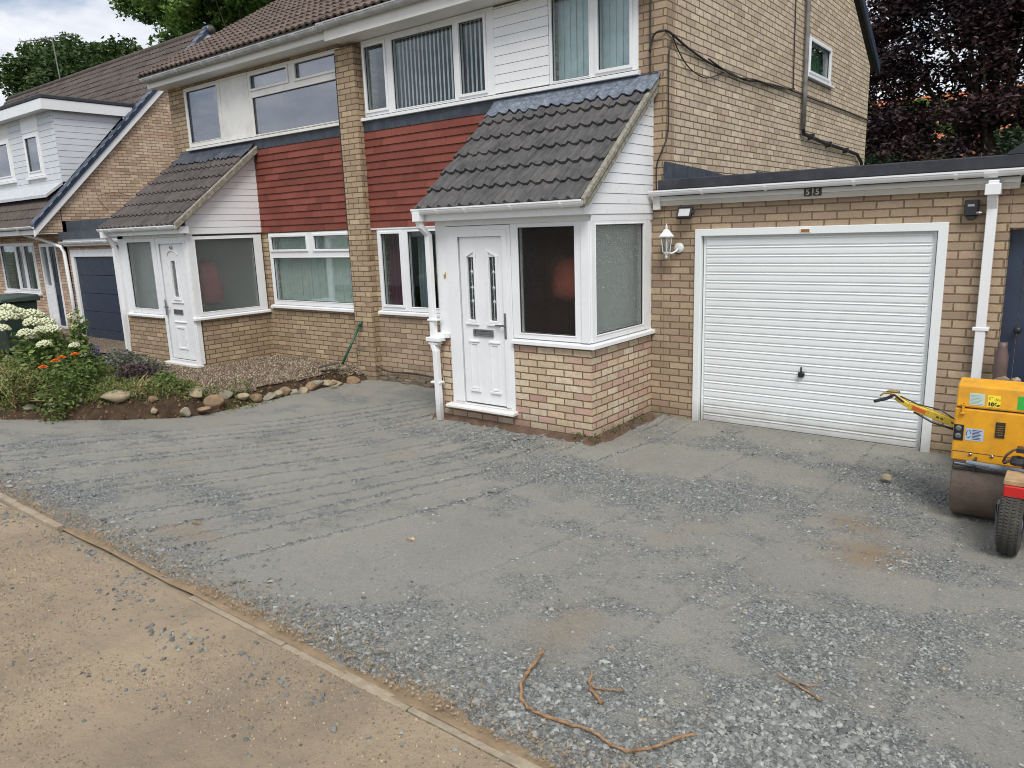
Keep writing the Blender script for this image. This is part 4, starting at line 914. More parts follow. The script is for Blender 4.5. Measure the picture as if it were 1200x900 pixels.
def m_pave():
    m, nt = new_mat('dusty_sand_tarmac'); b = NB(nt); p = b.pos(); q = b.scalev(p, (1, 1, 1))
    c = b.mix(b.rng(b.noise(b.scalev(p, (1, .55, 1)), 1.0, 6, .65), .36, .62, 0, 1), px(140, 126, 108), px(168, 151, 127))
    c = b.mix(b.rng(b.noise(p, .7, 5, .6), .5, .72, 0, .65), c, px(138, 127, 114))
    c = b.mix(b.rng(b.noise(b.scalev(p, (.5, 2.2, 1)), 2.1, 5, .7), .55, .7, 0, .45), c, px(122, 113, 103))
    c = b.mix(b.rng(b.noise(p, 3.1, 6, .7), .57, .75, 0, .4), c, px(178, 156, 122))
    c = b.mix(b.rng(b.noise(p, 55, 5, .8), .54, .74, 0, .5), c, px(112, 98, 82))
    c = b.mix(b.rng(b.noise(p, 190, 3, .8), .6, .72, 0, .7), c, px(196, 182, 158))
    h = b.math('ADD', b.noise(p, 70, 6, .75), b.math('MULTIPLY', b.noise(p, 14, 4), 1.2))
    b.out(b.pbsdf(c, .95, b.bump(h, .8, .014), spec=.15)); return m
def m_soil():
    m, nt = new_mat('garden_soil'); b = NB(nt); p = b.pos()
    c = b.mix(b.rng(b.noise(p, 4, 6, .7), .35, .7, 0, 1), px(60, 49, 41), px(102, 85, 68))
    c = b.mix(b.rng(b.noise(p, 40, 5, .8), .5, .75, 0, .6), c, px(48, 36, 28))
    b.out(b.pbsdf(c, 1, b.bump(b.noise(p, 30, 6, .8), 1, .03), spec=.1)); return m
def m_pea():
    m, nt = new_mat('brown_pea_gravel'); b = NB(nt); p = b.pos()
    v = nt.nodes.new('ShaderNodeTexVoronoi'); v.inputs['Scale'].default_value = 52; b.set(v.inputs['Vector'], p); s = b.sep(v.outputs['Color'])
    c = b.ramp(s[0], [(0, px(84, 74, 64)), (.4, px(128, 114, 98)), (.75, px(158, 144, 124)), (1, px(190, 178, 156))])
    c = b.mix(b.rng(v.outputs['Distance'], .3, .65, 0, .8), c, px(55, 45, 36))
    b.out(b.pbsdf(c, .9, b.bump(b.math('SUBTRACT', 1, v.outputs['Distance']), .9, .015), spec=.2)); return m
def m_attr(name, stops, rough=.85, bscale=60, noise_mix=.35, ndark=(.03, .03, .03), sub=None):
    m, nt = new_mat(name); b = NB(nt); p = b.pos()
    c = b.ramp(attr(b, 'tint'), stops); c = b.mix(b.rng(b.noise(p, bscale, 4, .7), .4, .75, 0, noise_mix), c, ndark)
    sh = b.pbsdf(c, rough, b.bump(b.noise(p, bscale*2, 3), .3, .004), spec=.3)
    if sub:
        tl = nt.nodes.new('ShaderNodeBsdfTranslucent'); b.set(tl.inputs[0], c); mx = nt.nodes.new('ShaderNodeMixShader'); mx.inputs[0].default_value = sub
        nt.links.new(sh.outputs[0], mx.inputs[1]); nt.links.new(tl.outputs[0], mx.inputs[2]); b.out(mx)
    else: b.out(sh)
    return m
SLATE = m_attr('slate_chips', [(0, px(88, 90, 88)), (.35, px(118, 120, 117)), (.7, px(144, 145, 140)), (.93, px(170, 171, 165)), (1, px(160, 142, 112))], .8, 40, .3, px(84, 86, 86))
PEB = m_attr('pebbles', [(0, px(80, 68, 58)), (.4, px(126, 110, 94)), (.75, px(160, 144, 122)), (1, px(196, 184, 162))], .8, 60, .3, px(60, 46, 36))
GRIT = m_attr('grit', [(0, px(112, 102, 90)), (.35, px(140, 126, 106)), (.75, px(164, 147, 122)), (1, px(186, 170, 144))], .9, 60, .3, px(60, 55, 50))

def scatter(name, mat, P, size, flat, tintv, tilt=.35, kind='stuff', label=None, cat=None, elong=(.55, 1.0)):
    """angular chips: 6-point irregular solids as one mesh"""
    n = len(P); r = RNG
    base = np.array([[1, 0, 0], [.35, .85, 0], [-.75, .6, 0], [-.9, -.35, 0], [.1, -.9, 0], [.55, .05, 1], [-.3, .35, 1], [-.2, -.4, 1]], float)
    fac = np.array([[0, 1, 5], [1, 2, 6], [1, 6, 5], [2, 3, 6], [3, 7, 6], [3, 4, 7], [4, 0, 5], [4, 5, 7], [5, 6, 7]])
    V = base[None].repeat(n, 0); V[:, :, :2] *= (1+r.uniform(-.38, .38, (n, 8, 2))); V[:, :, 2] *= (1+r.uniform(-.4, .4, (n, 8)))
    V[:, :, 0] *= (size*.5)[:, None]; V[:, :, 1] *= (size*.5*r.uniform(elong[0], elong[1], n))[:, None]; V[:, :, 2] *= (size*flat)[:, None]
    V[:, :5, 2] -= (size*flat*.35)[:, None]
    def rot(V, ax, an):
        i, j = [(1, 2), (0, 2), (0, 1)][ax]; c, s = np.cos(an)[:, None], np.sin(an)[:, None]
        a, b2 = V[:, :, i].copy(), V[:, :, j].copy(); V[:, :, i] = a*c-b2*s; V[:, :, j] = a*s+b2*c
    rot(V, 0, r.normal(0, tilt, n)); rot(V, 1, r.normal(0, tilt, n)); rot(V, 2, r.uniform(0, 2*PI, n))
    V += P[:, None, :]
    F = (fac[None]+8*np.arange(n)[:, None, None]).reshape(-1, 3)
    me = bpy.data.meshes.new(name); me.vertices.add(n*8); me.vertices.foreach_set('co', V.astype('f').ravel())
    me.loops.add(F.size); me.loops.foreach_set('vertex_index', F.astype('i').ravel())
    me.polygons.add(len(F)); me.polygons.foreach_set('loop_start', np.arange(0, F.size, 3, dtype='i')); me.update(calc_edges=True)
    at = me.attributes.new('tint', 'FLOAT', 'POINT'); at.data.foreach_set('value', np.repeat(tintv, 8).astype('f'))
    me.materials.append(mat); me.shade_flat()
    o = bpy.data.objects.new(name, me); COL.objects.link(o); o['kind'] = kind
    if label: o['label'] = label
    if cat: o['category'] = cat
    return o
# ---- left border line between drive and garden (x limit as function of y, garden lies to the left / behind)
BL = [(-8.42, 7.6), (-8.55, 7.0), (-8.62, 6.2), (-8.60, 5.5), (-8.52, 4.9), (-8.62, 4.45), (-9.0, 4.0), (-9.6, 3.45), (-10.2, 3.02), (-11.2, 2.65), (-13, 2.35), (-16, 2.15), (-30, 2.1)]
def garden_dist(X, Y):
    """signed distance to the border, positive inside the garden"""
    P = np.stack([X, Y], -1); best = np.full(X.shape, 1e9); sgn = np.ones(X.shape)
    for (ax, ay), (bx, by) in zip(BL[:-1], BL[1:]):
        d = np.array([bx-ax, by-ay]); L = d@d; v = P-np.array([ax, ay]); t = np.clip((v@d)/L, 0, 1)
        q = v-t[..., None]*d; dd = np.sqrt((q**2).sum(-1)); s = d[0]*v[..., 1]-d[1]*v[..., 0]
        upd = dd < best; best = np.where(upd, dd, best); sgn = np.where(upd, np.where(s < 0, 1, -1), sgn)
    return best*sgn
def garden_h(X, Y):
    d = garden_dist(X, Y)+.05*(N2.fbm(X*4, Y*4, 3)-.5)
    top = .165-.265*sstep(-X, 14, 18); far = sstep(-X, 9.0, 10.5)
    top = top+.15*sstep(-Y, -5.1, -4.5)*sstep(-X, 8.4, 8.9)*(1-sstep(-X, 13, 16))
    return drive_base(X, Y)-.03+(top-drive_base(X, Y)+.03)*sstep(d, -.02, .26+.2*far)+.025*(N1.fbm(X*6, Y*6, 4)-.5)
grid_mesh('ground', np.concatenate([np.linspace(-400, -42, 8), np.linspace(-40, 40, 41), np.linspace(50, 400, 8)]), np.concatenate([np.linspace(-400, -42, 8), np.linspace(-40, 60, 51), np.linspace(70, 400, 8)]),
          lambda X, Y: -.45+0*X, simple('rough_grass', (.045, .06, .025), .95, .3, 1.5))
grid_mesh('driveway', np.arange(-12.2, 3.0, .019), np.arange(KERBY+.02, 7.62, .022), drive_h, m_drive(),
          attrs={'stony': lambda X, Y: np.clip(coarse(X, Y)+.75*np.clip(tracks(X, Y), 0, 1), 0, 1),
                 'stain': lambda X, Y: np.clip(.75*np.exp(-((X+.95)/.22)**2-((Y-5.0)/.22)**2)*(.5+N2.fbm(X*9, Y*9, 3))+.45*np.exp(-((X+1.15)/.2)**2-((Y-5.5)/.15)**2)+.3*np.exp(-((X+2.0)/.15)**2-((Y-2.95)/.3)**2)+.35*np.exp(-((X+4.9)/.3)**2-((Y-2.5)/.12)**2), 0, .8)})
def pave_h(X, Y): return .135+.009*(N1.fbm(X*3, Y*3, 4)-.5)+.010*(N3.fbm(X*12, Y*16, 4, .65)-.5)*np.clip((N2.fbm(X*1.1, Y*1.7, 3)-.35)*3, .25, 1)+.012*(N2.fbm(X*.8, Y*.8, 2)-.5)+.012*np.clip(1.95-Y, 0, 10)
grid_mesh('pavement', np.arange(-12, 1.5, .016), np.concatenate([np.arange(-6, 0, .1), np.arange(0, KERBY-.02, .016)]), pave_h, m_pave())
grid_mesh('road', np.linspace(-60, 40, 51), np.linspace(-12, -5.99, 7), lambda X, Y: .10+0*X, simple('worn_asphalt', (.055, .055, .055), .9, .2, 3, bump=.4, bscale=90))
grid_mesh('garden_soil', np.arange(-30, -8.2, .07), np.arange(2.0, 9.5, .07), garden_h, m_soil(), keep=lambda X, Y: garden_dist(X, Y) > -.12)
PG = [(-8.5, 7.6), (-8.8, 6.9), (-8.88, 6.0), (-8.82, 5.3), (-8.9, 4.95), (-9.6, 4.9), (-10.6, 5.25), (-12.0, 5.75), (-13.5, 6.1), (-17, 6.4), (-20, 6.9), (-20, 8.3), (-8.5, 8.3)]
def inpoly(X, Y, poly):
    r = np.zeros(X.shape, bool); n = len(poly)
    for i in range(n):
        x1, y1 = poly[i]; x2, y2 = poly[(i+1) % n]
        c = ((y1 > Y) != (y2 > Y)) & (X < (x2-x1)*(Y-y1)/(y2-y1+1e-12)+x1); r ^= c
    return r
gravel_h = lambda X, Y: garden_h(X, Y)+.022+.01*(N3.fbm(X*3, Y*3, 3)-.5)
grid_mesh('gravel_path', np.arange(-20, -8.4, .05), np.arange(4.8, 8.3, .05), gravel_h, m_pea(), keep=lambda X, Y: inpoly(X, Y, PG))
n = 16000; X = RNG.uniform(-13.6, -8.6, n); Y = RNG.uniform(4.8, 7.5, n); k = inpoly(X, Y, PG); X, Y = X[k], Y[k]
scatter('pea_gravel', PEB, np.stack([X, Y, gravel_h(X, Y)+.004], -1), RNG.uniform(.012, .03, len(X)), .5, RNG.random(len(X)), label='loose brown pea gravel spread in front of the number 53 porch', cat='gravel', elong=(.7, 1))
# slate
def slate_pts(n, x0, x1, y0, y1, thr, smin, smax, pw, lift=.0):
    X = RNG.uniform(x0, x1, n); Y = RNG.uniform(y0, y1, n); c = coarse(X, Y)+.8*np.clip(tracks(X, Y), 0, 1)
    k = (RNG.random(n) < np.clip(c*1.1, .06, 1)**pw) & (garden_dist(X, Y) < .05) & ~((X > -5.87) & (X < -3.83) & (Y > 6.2)) & (Y < 7.47)
    X, Y, c = X[k], Y[k], c[k]
    s = smin+(smax-smin)*RNG.random(len(X))**2.6; s *= (.7+.5*np.clip(c, 0, 1))
    return X, Y, s
Xs, Ys, Ss = [], [], []
for a in [(190000, -12, .8, KERBY+.02, 7.5, 0, .007, .034, 1.1), (90000, -3.8, .5, KERBY+.02, 4.6, 0, .005, .040, 1.2), (7500, -3.2, .4, KERBY+.02, 3.2, 0, .014, .060, 1.6), (45000, -4.6, .5, 4.4, 7.5, 0, .009, .045, 1.0), (12000, -6.6, -3.6, 5.4, 6.3, 0, .01, .045, 1)]:
    x, y, s = slate_pts(*a); Xs.append(x); Ys.append(y); Ss.append(s)
# band of scattered chips just inside the kerb
x = RNG.uniform(-7.5, .3, 2600); y = KERBY+.07+np.abs(RNG.normal(0, .2, 2600)); Xs.append(x); Ys.append(y); Ss.append(.008+.05*RNG.random(2600)**2.5)
x = RNG.uniform(-12, .8, 110000); y = KERBY+.03+5.5*RNG.random(110000)**1.5; k = (garden_dist(x, y) < .03) & ~((x > -5.87) & (x < -3.83) & (y > 6.2)) & (y < 7.47); x, y = x[k], y[k]; Xs.append(x); Ys.append(y); Ss.append(.003+.009*RNG.random(len(x))**2)
X = np.concatenate(Xs); Y = np.concatenate(Ys); S = np.concatenate(Ss)
print('slate chips', len(X))
tv = np.clip(.46+.24*RNG.standard_normal(len(X)), 0, .93); tv[RNG.random(len(X)) < .004] = 1; S = S*.9
scatter('slate_gravel', SLATE, np.stack([X, Y, drive_h(X, Y)+S*.03], -1), S, .16, tv, tilt=.26, label='crushed blue grey slate chips lying over the driveway', cat='gravel')
# chips on pavement
n = 900; X = RNG.uniform(-7, 0, n); Y = KERBY-.06-np.abs(RNG.exponential(.5, n)); S = .006+.026*RNG.random(n)**3
cl = [(-5.6, 1.93, 70), (-5.1, 1.95, 60), (-4.5, 1.94, 50), (-7.0, 1.7, 60), (-6.6, 1.75, 60), (-3.62, 1.68, 60), (-2.95, 1.72, 25), (-2.55, 1.42, 10), (-3.4, 1.35, 12), (-4.3, 1.75, 40), (-6.4, 1.85, 60), (-4.1, 1.2, 8), (-2.6, 1.75, 18)]
for cx, cy, m_ in cl:
    X = np.append(X, RNG.normal(cx, .13, m_)); Y = np.append(Y, RNG.normal(cy, .05, m_)); S = np.append(S, .012+.03*RNG.random(m_)**2)
k = Y < KERBY-.03; X, Y, S = X[k], Y[k], S[k]
scatter('loose_chippings', SLATE, np.stack([X, Y, pave_h(X, Y)+S*.08], -1), S, .25, np.clip(.35+.2*RNG.standard_normal(len(X)), 0, .9), label='stray slate chippings scattered on the dusty brown pavement', cat='gravel')
n = 90000; X = RNG.uniform(-6.8, -.2, n); Y = RNG.uniform(-.3, KERBY-.03, n); k = RNG.random(n) < np.clip((N1.fbm(X*1.3, Y*2.6, 4)-.38)*4, .08, 1); X, Y = X[k], Y[k]; n = len(X); S = .003+.012*RNG.random(n)**3
scatter('pavement_grit', GRIT, np.stack([X, Y, pave_h(X, Y)+.001], -1), S, .4, RNG.random(n), label='fine sandy grit over the brown pavement', cat='grit')
n = 9000; X = RNG.uniform(-8, .5, n); Y = KERBY+.03+np.abs(RNG.normal(0, .14, n)); S = .004+.016*RNG.random(n)**3
scatter('kerbside_grit', GRIT, np.stack([X, Y, drive_base(X, Y)+.012+.02*(Y < KERBY+.12)], -1), S, .35, RNG.random(n)*.8, label='dusty grit and earth crumbs along the kerb line', cat='grit')
# dirt wedge beside kerb + kerb
def dirt_h(X, Y): return drive_base(X, Y)+.0-.03+(.036+.028*(N1.fbm(X*2, Y*2, 3)-.35))*sstep(Y, 2.26+.12*(N2.at(X*2.2, 0*Y)-.5)*2, KERBY+.0)
m = simple('trampled_earth', px(140, 120, 94), .95, .25, 6, bump=.8, bscale=40, dirt=px(104, 86, 66), dirt_amt=.6)
grid_mesh('dirt_strip', np.arange(-9, .8, .03), np.arange(KERBY+.0, 2.42, .02), lambda X, Y: np.maximum(dirt_h(X, Y), 0)+.004, m)
mud = simple('red_brown_mud', px(96, 76, 62), 1, .3, 10, bump=1, bscale=35, dirt=px(60, 44, 34), dirt_amt=.6)
grid_mesh('porch_foot_soil', np.arange(-6.0, -3.55, .025), np.arange(5.98, 7.5, .025),
          lambda X, Y: -.03+.10*(1-sstep(np.maximum(np.maximum(PY-Y, X-PR), 0)+.06*(N2.fbm(X*7, Y*7, 3)-.5), 0.0, .10))+.02*N1.fbm(X*12, Y*12, 2), mud,
          keep=lambda X, Y: ((Y < PY+.03) | (X > PR-.03)))
moss = m_attr('moss', [(0, (.03, .05, .012)), (1, (.09, .13, .03))], .95, 60, .2)
kerb = MB(); xk = -12.112; rs = random.Random(4)
edg = simple('edging_concrete', px(150, 138, 118), .95, .2, 14, bump=1, bscale=40, dirt=px(138, 120, 96), dirt_amt=.8)
while xk < 1.2:
    L = .9; dz = rs.uniform(-.004, .007); dy = rs.uniform(-.006, .006)
    if xk < -6.4: dz += .02
    elif xk < -4.0: dz -= .012
    dz -= .006
    if -6.1 < xk < -4.1: dz -= .016; dy += .01
    nseg = 1
    for s in range(nseg):
        a = xk+L*s/nseg; b2 = xk+L*(s+1)/nseg-(.006 if s == nseg-1 else 0); j = rs.uniform(-.0015, .0015)
        kerb.wbox(a, b2, KERBY-.028+dy+j, KERBY+.026+dy+j, 0, .146+dz)
    xk += L+.004
ko = kerb.build('kerb', edg, None, bevel=.004, fix=True); ko['kind'] = 'structure'

# ------------------------------------------------------------------ leaves
def leaf_mesh(name, C, size, mat, parent=None, droop=.3, tint=None, asp=.55, up=0.2, normal_bias=None, cup=.25):
    """C: (n,3) leaf centres; each leaf a folded diamond of 4 triangles"""
    n = len(C); r = RNG
    d = r.standard_normal((n, 3)); d[:, 2] = d[:, 2]*.45+up; d /= np.linalg.norm(d, axis=1)[:, None]
    s = np.cross(d, r.standard_normal((n, 3))); s /= np.linalg.norm(s, axis=1)[:, None]; nn = np.cross(d, s)
    L = size*r.uniform(.65, 1.25, n)[:, None]; Wd = L*asp*.5
    V = np.stack([C-d*L*.5, C+s*Wd+nn*L*cup*.4, C+d*L*.5-nn*L*.08, C-s*Wd+nn*L*cup*.4, C], 1)
    fac = np.array([[0, 1, 4], [1, 2, 4], [2, 3, 4], [3, 0, 4]]); F = (fac[None]+5*np.arange(n)[:, None, None]).reshape(-1, 3)
    org = np.array(ROOTLOC[parent.name]) if parent is not None else np.zeros(3)
    me = bpy.data.meshes.new(name); me.vertices.add(n*5); me.vertices.foreach_set('co', (V-org).astype('f').ravel())
    me.loops.add(F.size); me.loops.foreach_set('vertex_index', F.astype('i').ravel())
    me.polygons.add(len(F)); me.polygons.foreach_set('loop_start', np.arange(0, F.size, 3, dtype='i')); me.update(calc_edges=True)
    t = r.random(n) if tint is None else tint
    at = me.attributes.new('tint', 'FLOAT', 'POINT'); at.data.foreach_set('value', np.repeat(t, 5).astype('f'))
    me.materials.append(mat); me.shade_flat()
    o = bpy.data.objects.new(name, me); COL.objects.link(o)
    if parent is not None: o.parent = parent
    ROOTLOC[o.name] = tuple(org); return o
BEECH = m_attr('copper_leaf', [(0, (.011, .008, .012)), (.5, (.028, .015, .018)), (.85, (.055, .026, .026)), (1, (.09, .045, .036))], .45, 5, .0, sub=.12)
SYC = m_attr('sycamore_leaf', [(0, (.045, .095, .02)), (.5, (.10, .19, .038)), (.85, (.17, .28, .06)), (1, (.24, .36, .09))], .5, 5, .0, sub=.25)
DKG = m_attr('dark_green_leaf', [(0, (.010, .022, .010)), (.6, (.022, .045, .016)), (1, (.05, .085, .028))], .5, 5, .0, sub=.15)
HYD = m_attr('shrub_leaf', [(0, (.055, .10, .022)), (.6, (.13, .20, .05)), (1, (.25, .32, .10))], .5, 5, .0, sub=.25)
BARK = simple('bark', (.085, .065, .05), .95, .3, 8, bump=.8, bscale=25)
def tree(name, label, base, lobes, n, size, mat, trunk_r=.3, clump=.45, nclump=90, group=None, seed=1, branches=10):
    rs = np.random.default_rng(seed); t = thing(name, label, 'tree', base, group)
    lb = np.array(lobes, float); vol = lb[:, 3]*lb[:, 4]*lb[:, 5]; pk = rs.choice(len(lb), nclump, p=vol/vol.sum())
    u = rs.standard_normal((nclump, 3)); u /= np.linalg.norm(u, axis=1)[:, None]; rad = rs.uniform(.25, 1, nclump)**.45
    cc = lb[pk, :3]+u*rad[:, None]*lb[pk, 3:]
    w = rs.integers(0, nclump, n); q = rs.standard_normal((n, 3)); q /= np.linalg.norm(q, axis=1)[:, None]
    q = q*(rs.random(n)**.6)[:, None]*clump*np.array([1.25, 1.25, .75]); cs = rs.uniform(.7, 1.3, nclump)[w][:, None]
    C = cc[w]+q*cs; tt = np.clip(rs.random(nclump)[w]*.55+rs.random(n)*.45, 0, 1)
    leaf_mesh('crown', C, size, mat, t, tint=tt)
    b0 = Vector(base); top = Vector(lb[:, :3].mean(0)); m = MB()
    path = [b0, b0.lerp(top, .35)+Vector((.15, 0, 0)), b0.lerp(top, .7)-Vector((.1, 0, 0)), top]
    m.tube(path, [trunk_r, trunk_r*.75, trunk_r*.5, trunk_r*.2], 10)
    for k in range(branches):
        e = Vector(cc[rs.integers(0, nclump)]); s = b0.lerp(top, rs.uniform(.35, .85)); md = s.lerp(e, .5)+Vector((0, 0, .3))
        m.tube([s, md, e], [trunk_r*.28, trunk_r*.16, .02], 6)
    m.build('trunk', BARK, t, smooth=True, fix=False); return t
# copper beech behind the garage
tree('copper_beech', 'large dark purple copper beech rising behind the garage roof', (-2.6, 26.5, -.45),
     [(-5.6, 25.5, 5.4, 1.7, 2.2, 1.8), (-3.8, 26, 7.6, 2.4, 2.2, 2.0), (-1.2, 26, 5.4, 2.6, 2.2, 2.4), (-3.6, 24.6, 4.2, 2.4, 1.5, 1.5), (1.2, 26, 8.0, 2.2, 2.2, 2.3), (-1.6, 26, 9.3, 3.0, 2.2, 1.6), (-6.4, 26.4, 8.2, 1.5, 2.0, 2.0), (1.2, 25.2, 3.8, 2.0, 1.6, 1.7), (-3.4, 25.4, 8.3, 1.9, 1.4, 1.6), (-1.8, 25.6, 7.4, 1.8, 1.4, 1.4)],
     84000, .17, BEECH, .32, .62, 430, seed=3, branches=16)
tree('green_tree', 'mid green leafy tree showing through the copper beech behind', (-3.4, 33, -.45), [(-4.2, 33, 5.2, 2.6, 1.5, 1.5), (-1.2, 33, 6.0, 2.0, 1.5, 1.6), (-8, 34, 5.5, 2.2, 1.5, 2.5)], 13000, .2, SYC, .2, .5, 90, seed=5)
tree('conifer', 'dark green conifer just above the right end of garage roof', (-1.3, 22, -.45), [(-1.35, 22, 2.4, 1.0, 1.0, 1.6), (-1.25, 22, 1.6, 1.3, 1.2, 1.4), (-1.35, 22, 3.5, .7, .7, .7)], 16000, .11, DKG, .14, .35, 130, seed=6)
tree('evergreen_shrub', 'dark evergreen shrub mass behind the rear corner of the brick gable', (-4.6, 23.5, -.45), [(-4.9, 23.5, 2.1, 1.4, .9, 1.7), (-3.2, 23.3, 1.9, 1.3, .9, 1.7)], 14000, .13, DKG, .12, .4, 110, seed=8)
tree('sycamore', 'bright green sycamore rising behind the ridge between two houses', (-33, 25, -.45),
     [(-35.5, 23, 15.6, 4.2, 2.6, 2.6), (-40.5, 23, 15.6, 2.8, 2.2, 1.8), (-31, 23, 15.4, 3.4, 2.4, 3.0), (-27, 24, 15.6, 3.2, 2.4, 3.0), (-36.5, 23, 13.4, 3.0, 2.0, 1.7), (-42.6, 23, 15.0, 1.7, 1.3, .9), (-38.6, 23, 12.8, 1.8, 1.5, 1.2)], 70000, .30, SYC, .24, .75, 340, seed=9, branches=18)
SYC2 = m_attr('dark_tree_leaf', [(0, (.022, .045, .012)), (.5, (.045, .085, .022)), (1, (.10, .16, .04))], .5, 5, .0, sub=.2)
tree('dark_tree', 'dark green rounded tree behind the far left chalet roof', (-36, 20, -.45),
     [(-37.5, 17.5, 9.3, 3.2, 2.4, 2.0), (-35.6, 18.0, 8.6, 2.0, 2.0, 1.3), (-40, 17, 9.6, 2.6, 2.2, 2.0)], 42000, .25, SYC2, .35, .7, 210, seed=12)
# orange brick house glimpsed beyond
F_ = thing('far_house', 'orange brick house glimpsed in patches through the copper beech', 'house', (-5, 42, -.4))
m = MB(); m.wbox(-10, 1, 42, 48, -.4, 5.6); m.build('wall', brick('brick_orange', [(0, (.42, .13, .06)), (.5, (.52, .18, .085)), (1, (.6, .25, .12))], (.3, .2, .14), .1), F_)
m = MB(SD(0)); m.prism([(41.7, 5.6), (48.3, 5.6), (45, 8.2)], -10.3, 1.3); m.build('roof', simple('orange_roof_tile', (.50, .15, .07), .85, .2, 3, bump=.4, bscale=12), F_)
m = MB(FR(42)); m.slab((-7, -5.6, 2.9, 4.1), [(-6.93, -6.33, 2.97, 4.03), (-6.27, -5.67, 2.97, 4.03)], 0, .05); m.build('window', UPVC, F_)

# TV aerial
A = thing('tv_aerial', 'long thin television aerial on a mast above the far left roof', 'aerial', (-29.6, 12.5, 7.9))
m = MB(); m.tube([(-29.62, 12.5, 7.6), (-29.8, 12.5, 9.35)], .022, 8); m.build('mast', PIPEGREY, A)
m = MB(); a_, b_ = Vector((-30.95, 11.9, 9.30)), Vector((-29.1, 13.1, 9.42)); m.tube([a_, b_], .018, 6)
dv = (b_-a_).normalized(); sv = Vector((0, 0, 1)).cross(dv)
for k in range(15):
    q = a_.lerp(b_, k/14); m.tube([q-sv*.16, q+sv*.16], .007, 5)
m.tube([a_+Vector((0, 0, -.12)), a_+Vector((0, 0, .12))], .012, 5)
m.build('boom', PIPEGREY, A)

# ------------------------------------------------------------------ garden planting
def gz(x, y): return float(garden_h(np.array([x]), np.array([y]))[0])
def shrub(name, label, cat, x, y, h, r, n, size, mat, stems=10, group=None, zoff=0, flat=.8, stem_mat=None):
    z = gz(x, y); t = thing(name, label, cat, (x, y, z), group)
    u = RNG.standard_normal((n, 3)); u /= np.linalg.norm(u, axis=1)[:, None]; rr = RNG.random(n)**.4
    C = np.array([x, y, z+h*.52])+u*rr[:, None]*np.array([r, r*.8, h*.5])*(1+.25*np.sin(u[:, :1]*5+x)*np.cos(u[:, 1:2]*4))
    C[:, 2] = np.maximum(C[:, 2], z+.01); leaf_mesh('foliage', C, size, mat, t)
    m = MB()
    for k in range(stems):
        a = 2*PI*k/stems; m.tube([(x+.05*math.cos(a), y+.05*math.sin(a), z-.02), (x+r*.4*math.cos(a), y+r*.4*math.sin(a), z+h*.5), (x+r*.7*math.cos(a), y+r*.7*math.sin(a), z+h*.8)], [.008, .006, .003], 5)
    m.build('stem', stem_mat or MATS['green_stem'], t); return t
simple('green_stem', (.09, .12, .035), .7, .2, 10)
CRM = simple('cream_petal', (.60, .62, .42), .7, .12, 40, bump=.6, bscale=120, dirt=(.45, .55, .28), dirt_amt=.5)
ORG = simple('orange_petal', (.80, .20, .02), .6, .15, 40)
PURP = m_attr('purple_leaf', [(0, (.035, .022, .028)), (.6, (.07, .045, .05)), (1, (.11, .08, .08))], .7, 20, .1)
LAV = m_attr('lavender_leaf', [(0, (.07, .085, .05)), (.5, (.12, .135, .09)), (1, (.20, .19, .19))], .8, 20, .1)
DRY = simple('dry_stem', (.36, .26, .13), .85, .25, 20)
STRAWM = simple('straw', (.50, .36, .20), .9, .2, 20)
GRS = m_attr('ground_cover_leaf', [(0, (.07, .10, .03)), (.5, (.16, .20, .055)), (1, (.30, .30, .12))], .7, 20, .1, sub=.2)
def flower_head(parent, x, y, z, r, name='flower_head'):
    m = MB(); rs = random.Random(int(x*1000)); n = 46; org = (x, y, z)
    bm = bmesh.new()
    for k in range(n):
        th = 2*PI*k*.618; ph = math.acos(1-k/n*1.05); q = (x+r*math.sin(ph)*math.cos(th), y+r*math.sin(ph)*math.sin(th), z+r*.72*math.cos(ph)+rs.uniform(-.004, .004))
        s = r*.24; o = len(m.v)
        for dx, dy, dz in ((s, 0, 0), (-s, 0, 0), (0, s, 0), (0, -s, 0), (0, 0, s*.8), (0, 0, -s*.8)): m.v.append((q[0]+dx+rs.uniform(-s, s)*.3, q[1]+dy+rs.uniform(-s, s)*.3, q[2]+dz))
        for f in ((0, 2, 4), (2, 1, 4), (1, 3, 4), (3, 0, 4), (2, 0, 5), (1, 2, 5), (3, 1, 5), (0, 3, 5)): m.f.append(tuple(i+o for i in f))
    bm.free()
    return m.build(name, CRM, parent, fix=False)
hy = shrub('hydrangea', 'leafy hydrangea with many cream domed flower heads in the garden bed', 'shrub', -10.78, 3.85, .86, .50, 1300, .085, HYD, 14)
heads = [(-10.86, 3.52, 1.37, .10), (-10.75, 3.46, 1.29, .10), (-10.86, 3.64, 1.32, .09), (-10.84, 3.78, 1.28, .10), (-10.68, 3.73, 1.20, .085), (-10.68, 3.88, 1.18, .085), (-10.5, 3.87, 1.10, .085), (-10.52, 3.58, 1.09, .075),
         (-10.65, 3.37, 1.17, .07), (-10.5, 3.74, 1.12, .06), (-10.34, 3.70, .95, .065), (-10.6, 3.66, 1.03, .06), (-10.95, 3.9, 1.25, .08)]
for x, y, z, r in heads: flower_head(hy, x, y, z, r*1.2)
h2 = shrub('hydrangea', 'tall thin hydrangea with small cream heads against the navy garage', 'shrub', -10.28, 4.10, 1.02, .15, 420, .08, HYD, 5)
for x, y, z, r in [(-10.38, 4.1, 1.26, .065), (-10.33, 4.1, 1.12, .06), (-10.22, 4.0, .90, .06), (-10.30, 4.07, .92, .055), (-10.22, 4.1, .76, .045)]: flower_head(h2, x, y, z, r)
shrub('leafy_shrub', 'broad leafy green shrub growing among the orange marigolds', 'shrub', -10.3, 4.0, .50, .40, 1150, .07, HYD, 10)
shrub('leafy_shrub', 'low green clump at the right of the straw coloured stalks', 'shrub', -9.25, 4.62, .24, .20, 380, .06, HYD, 6)
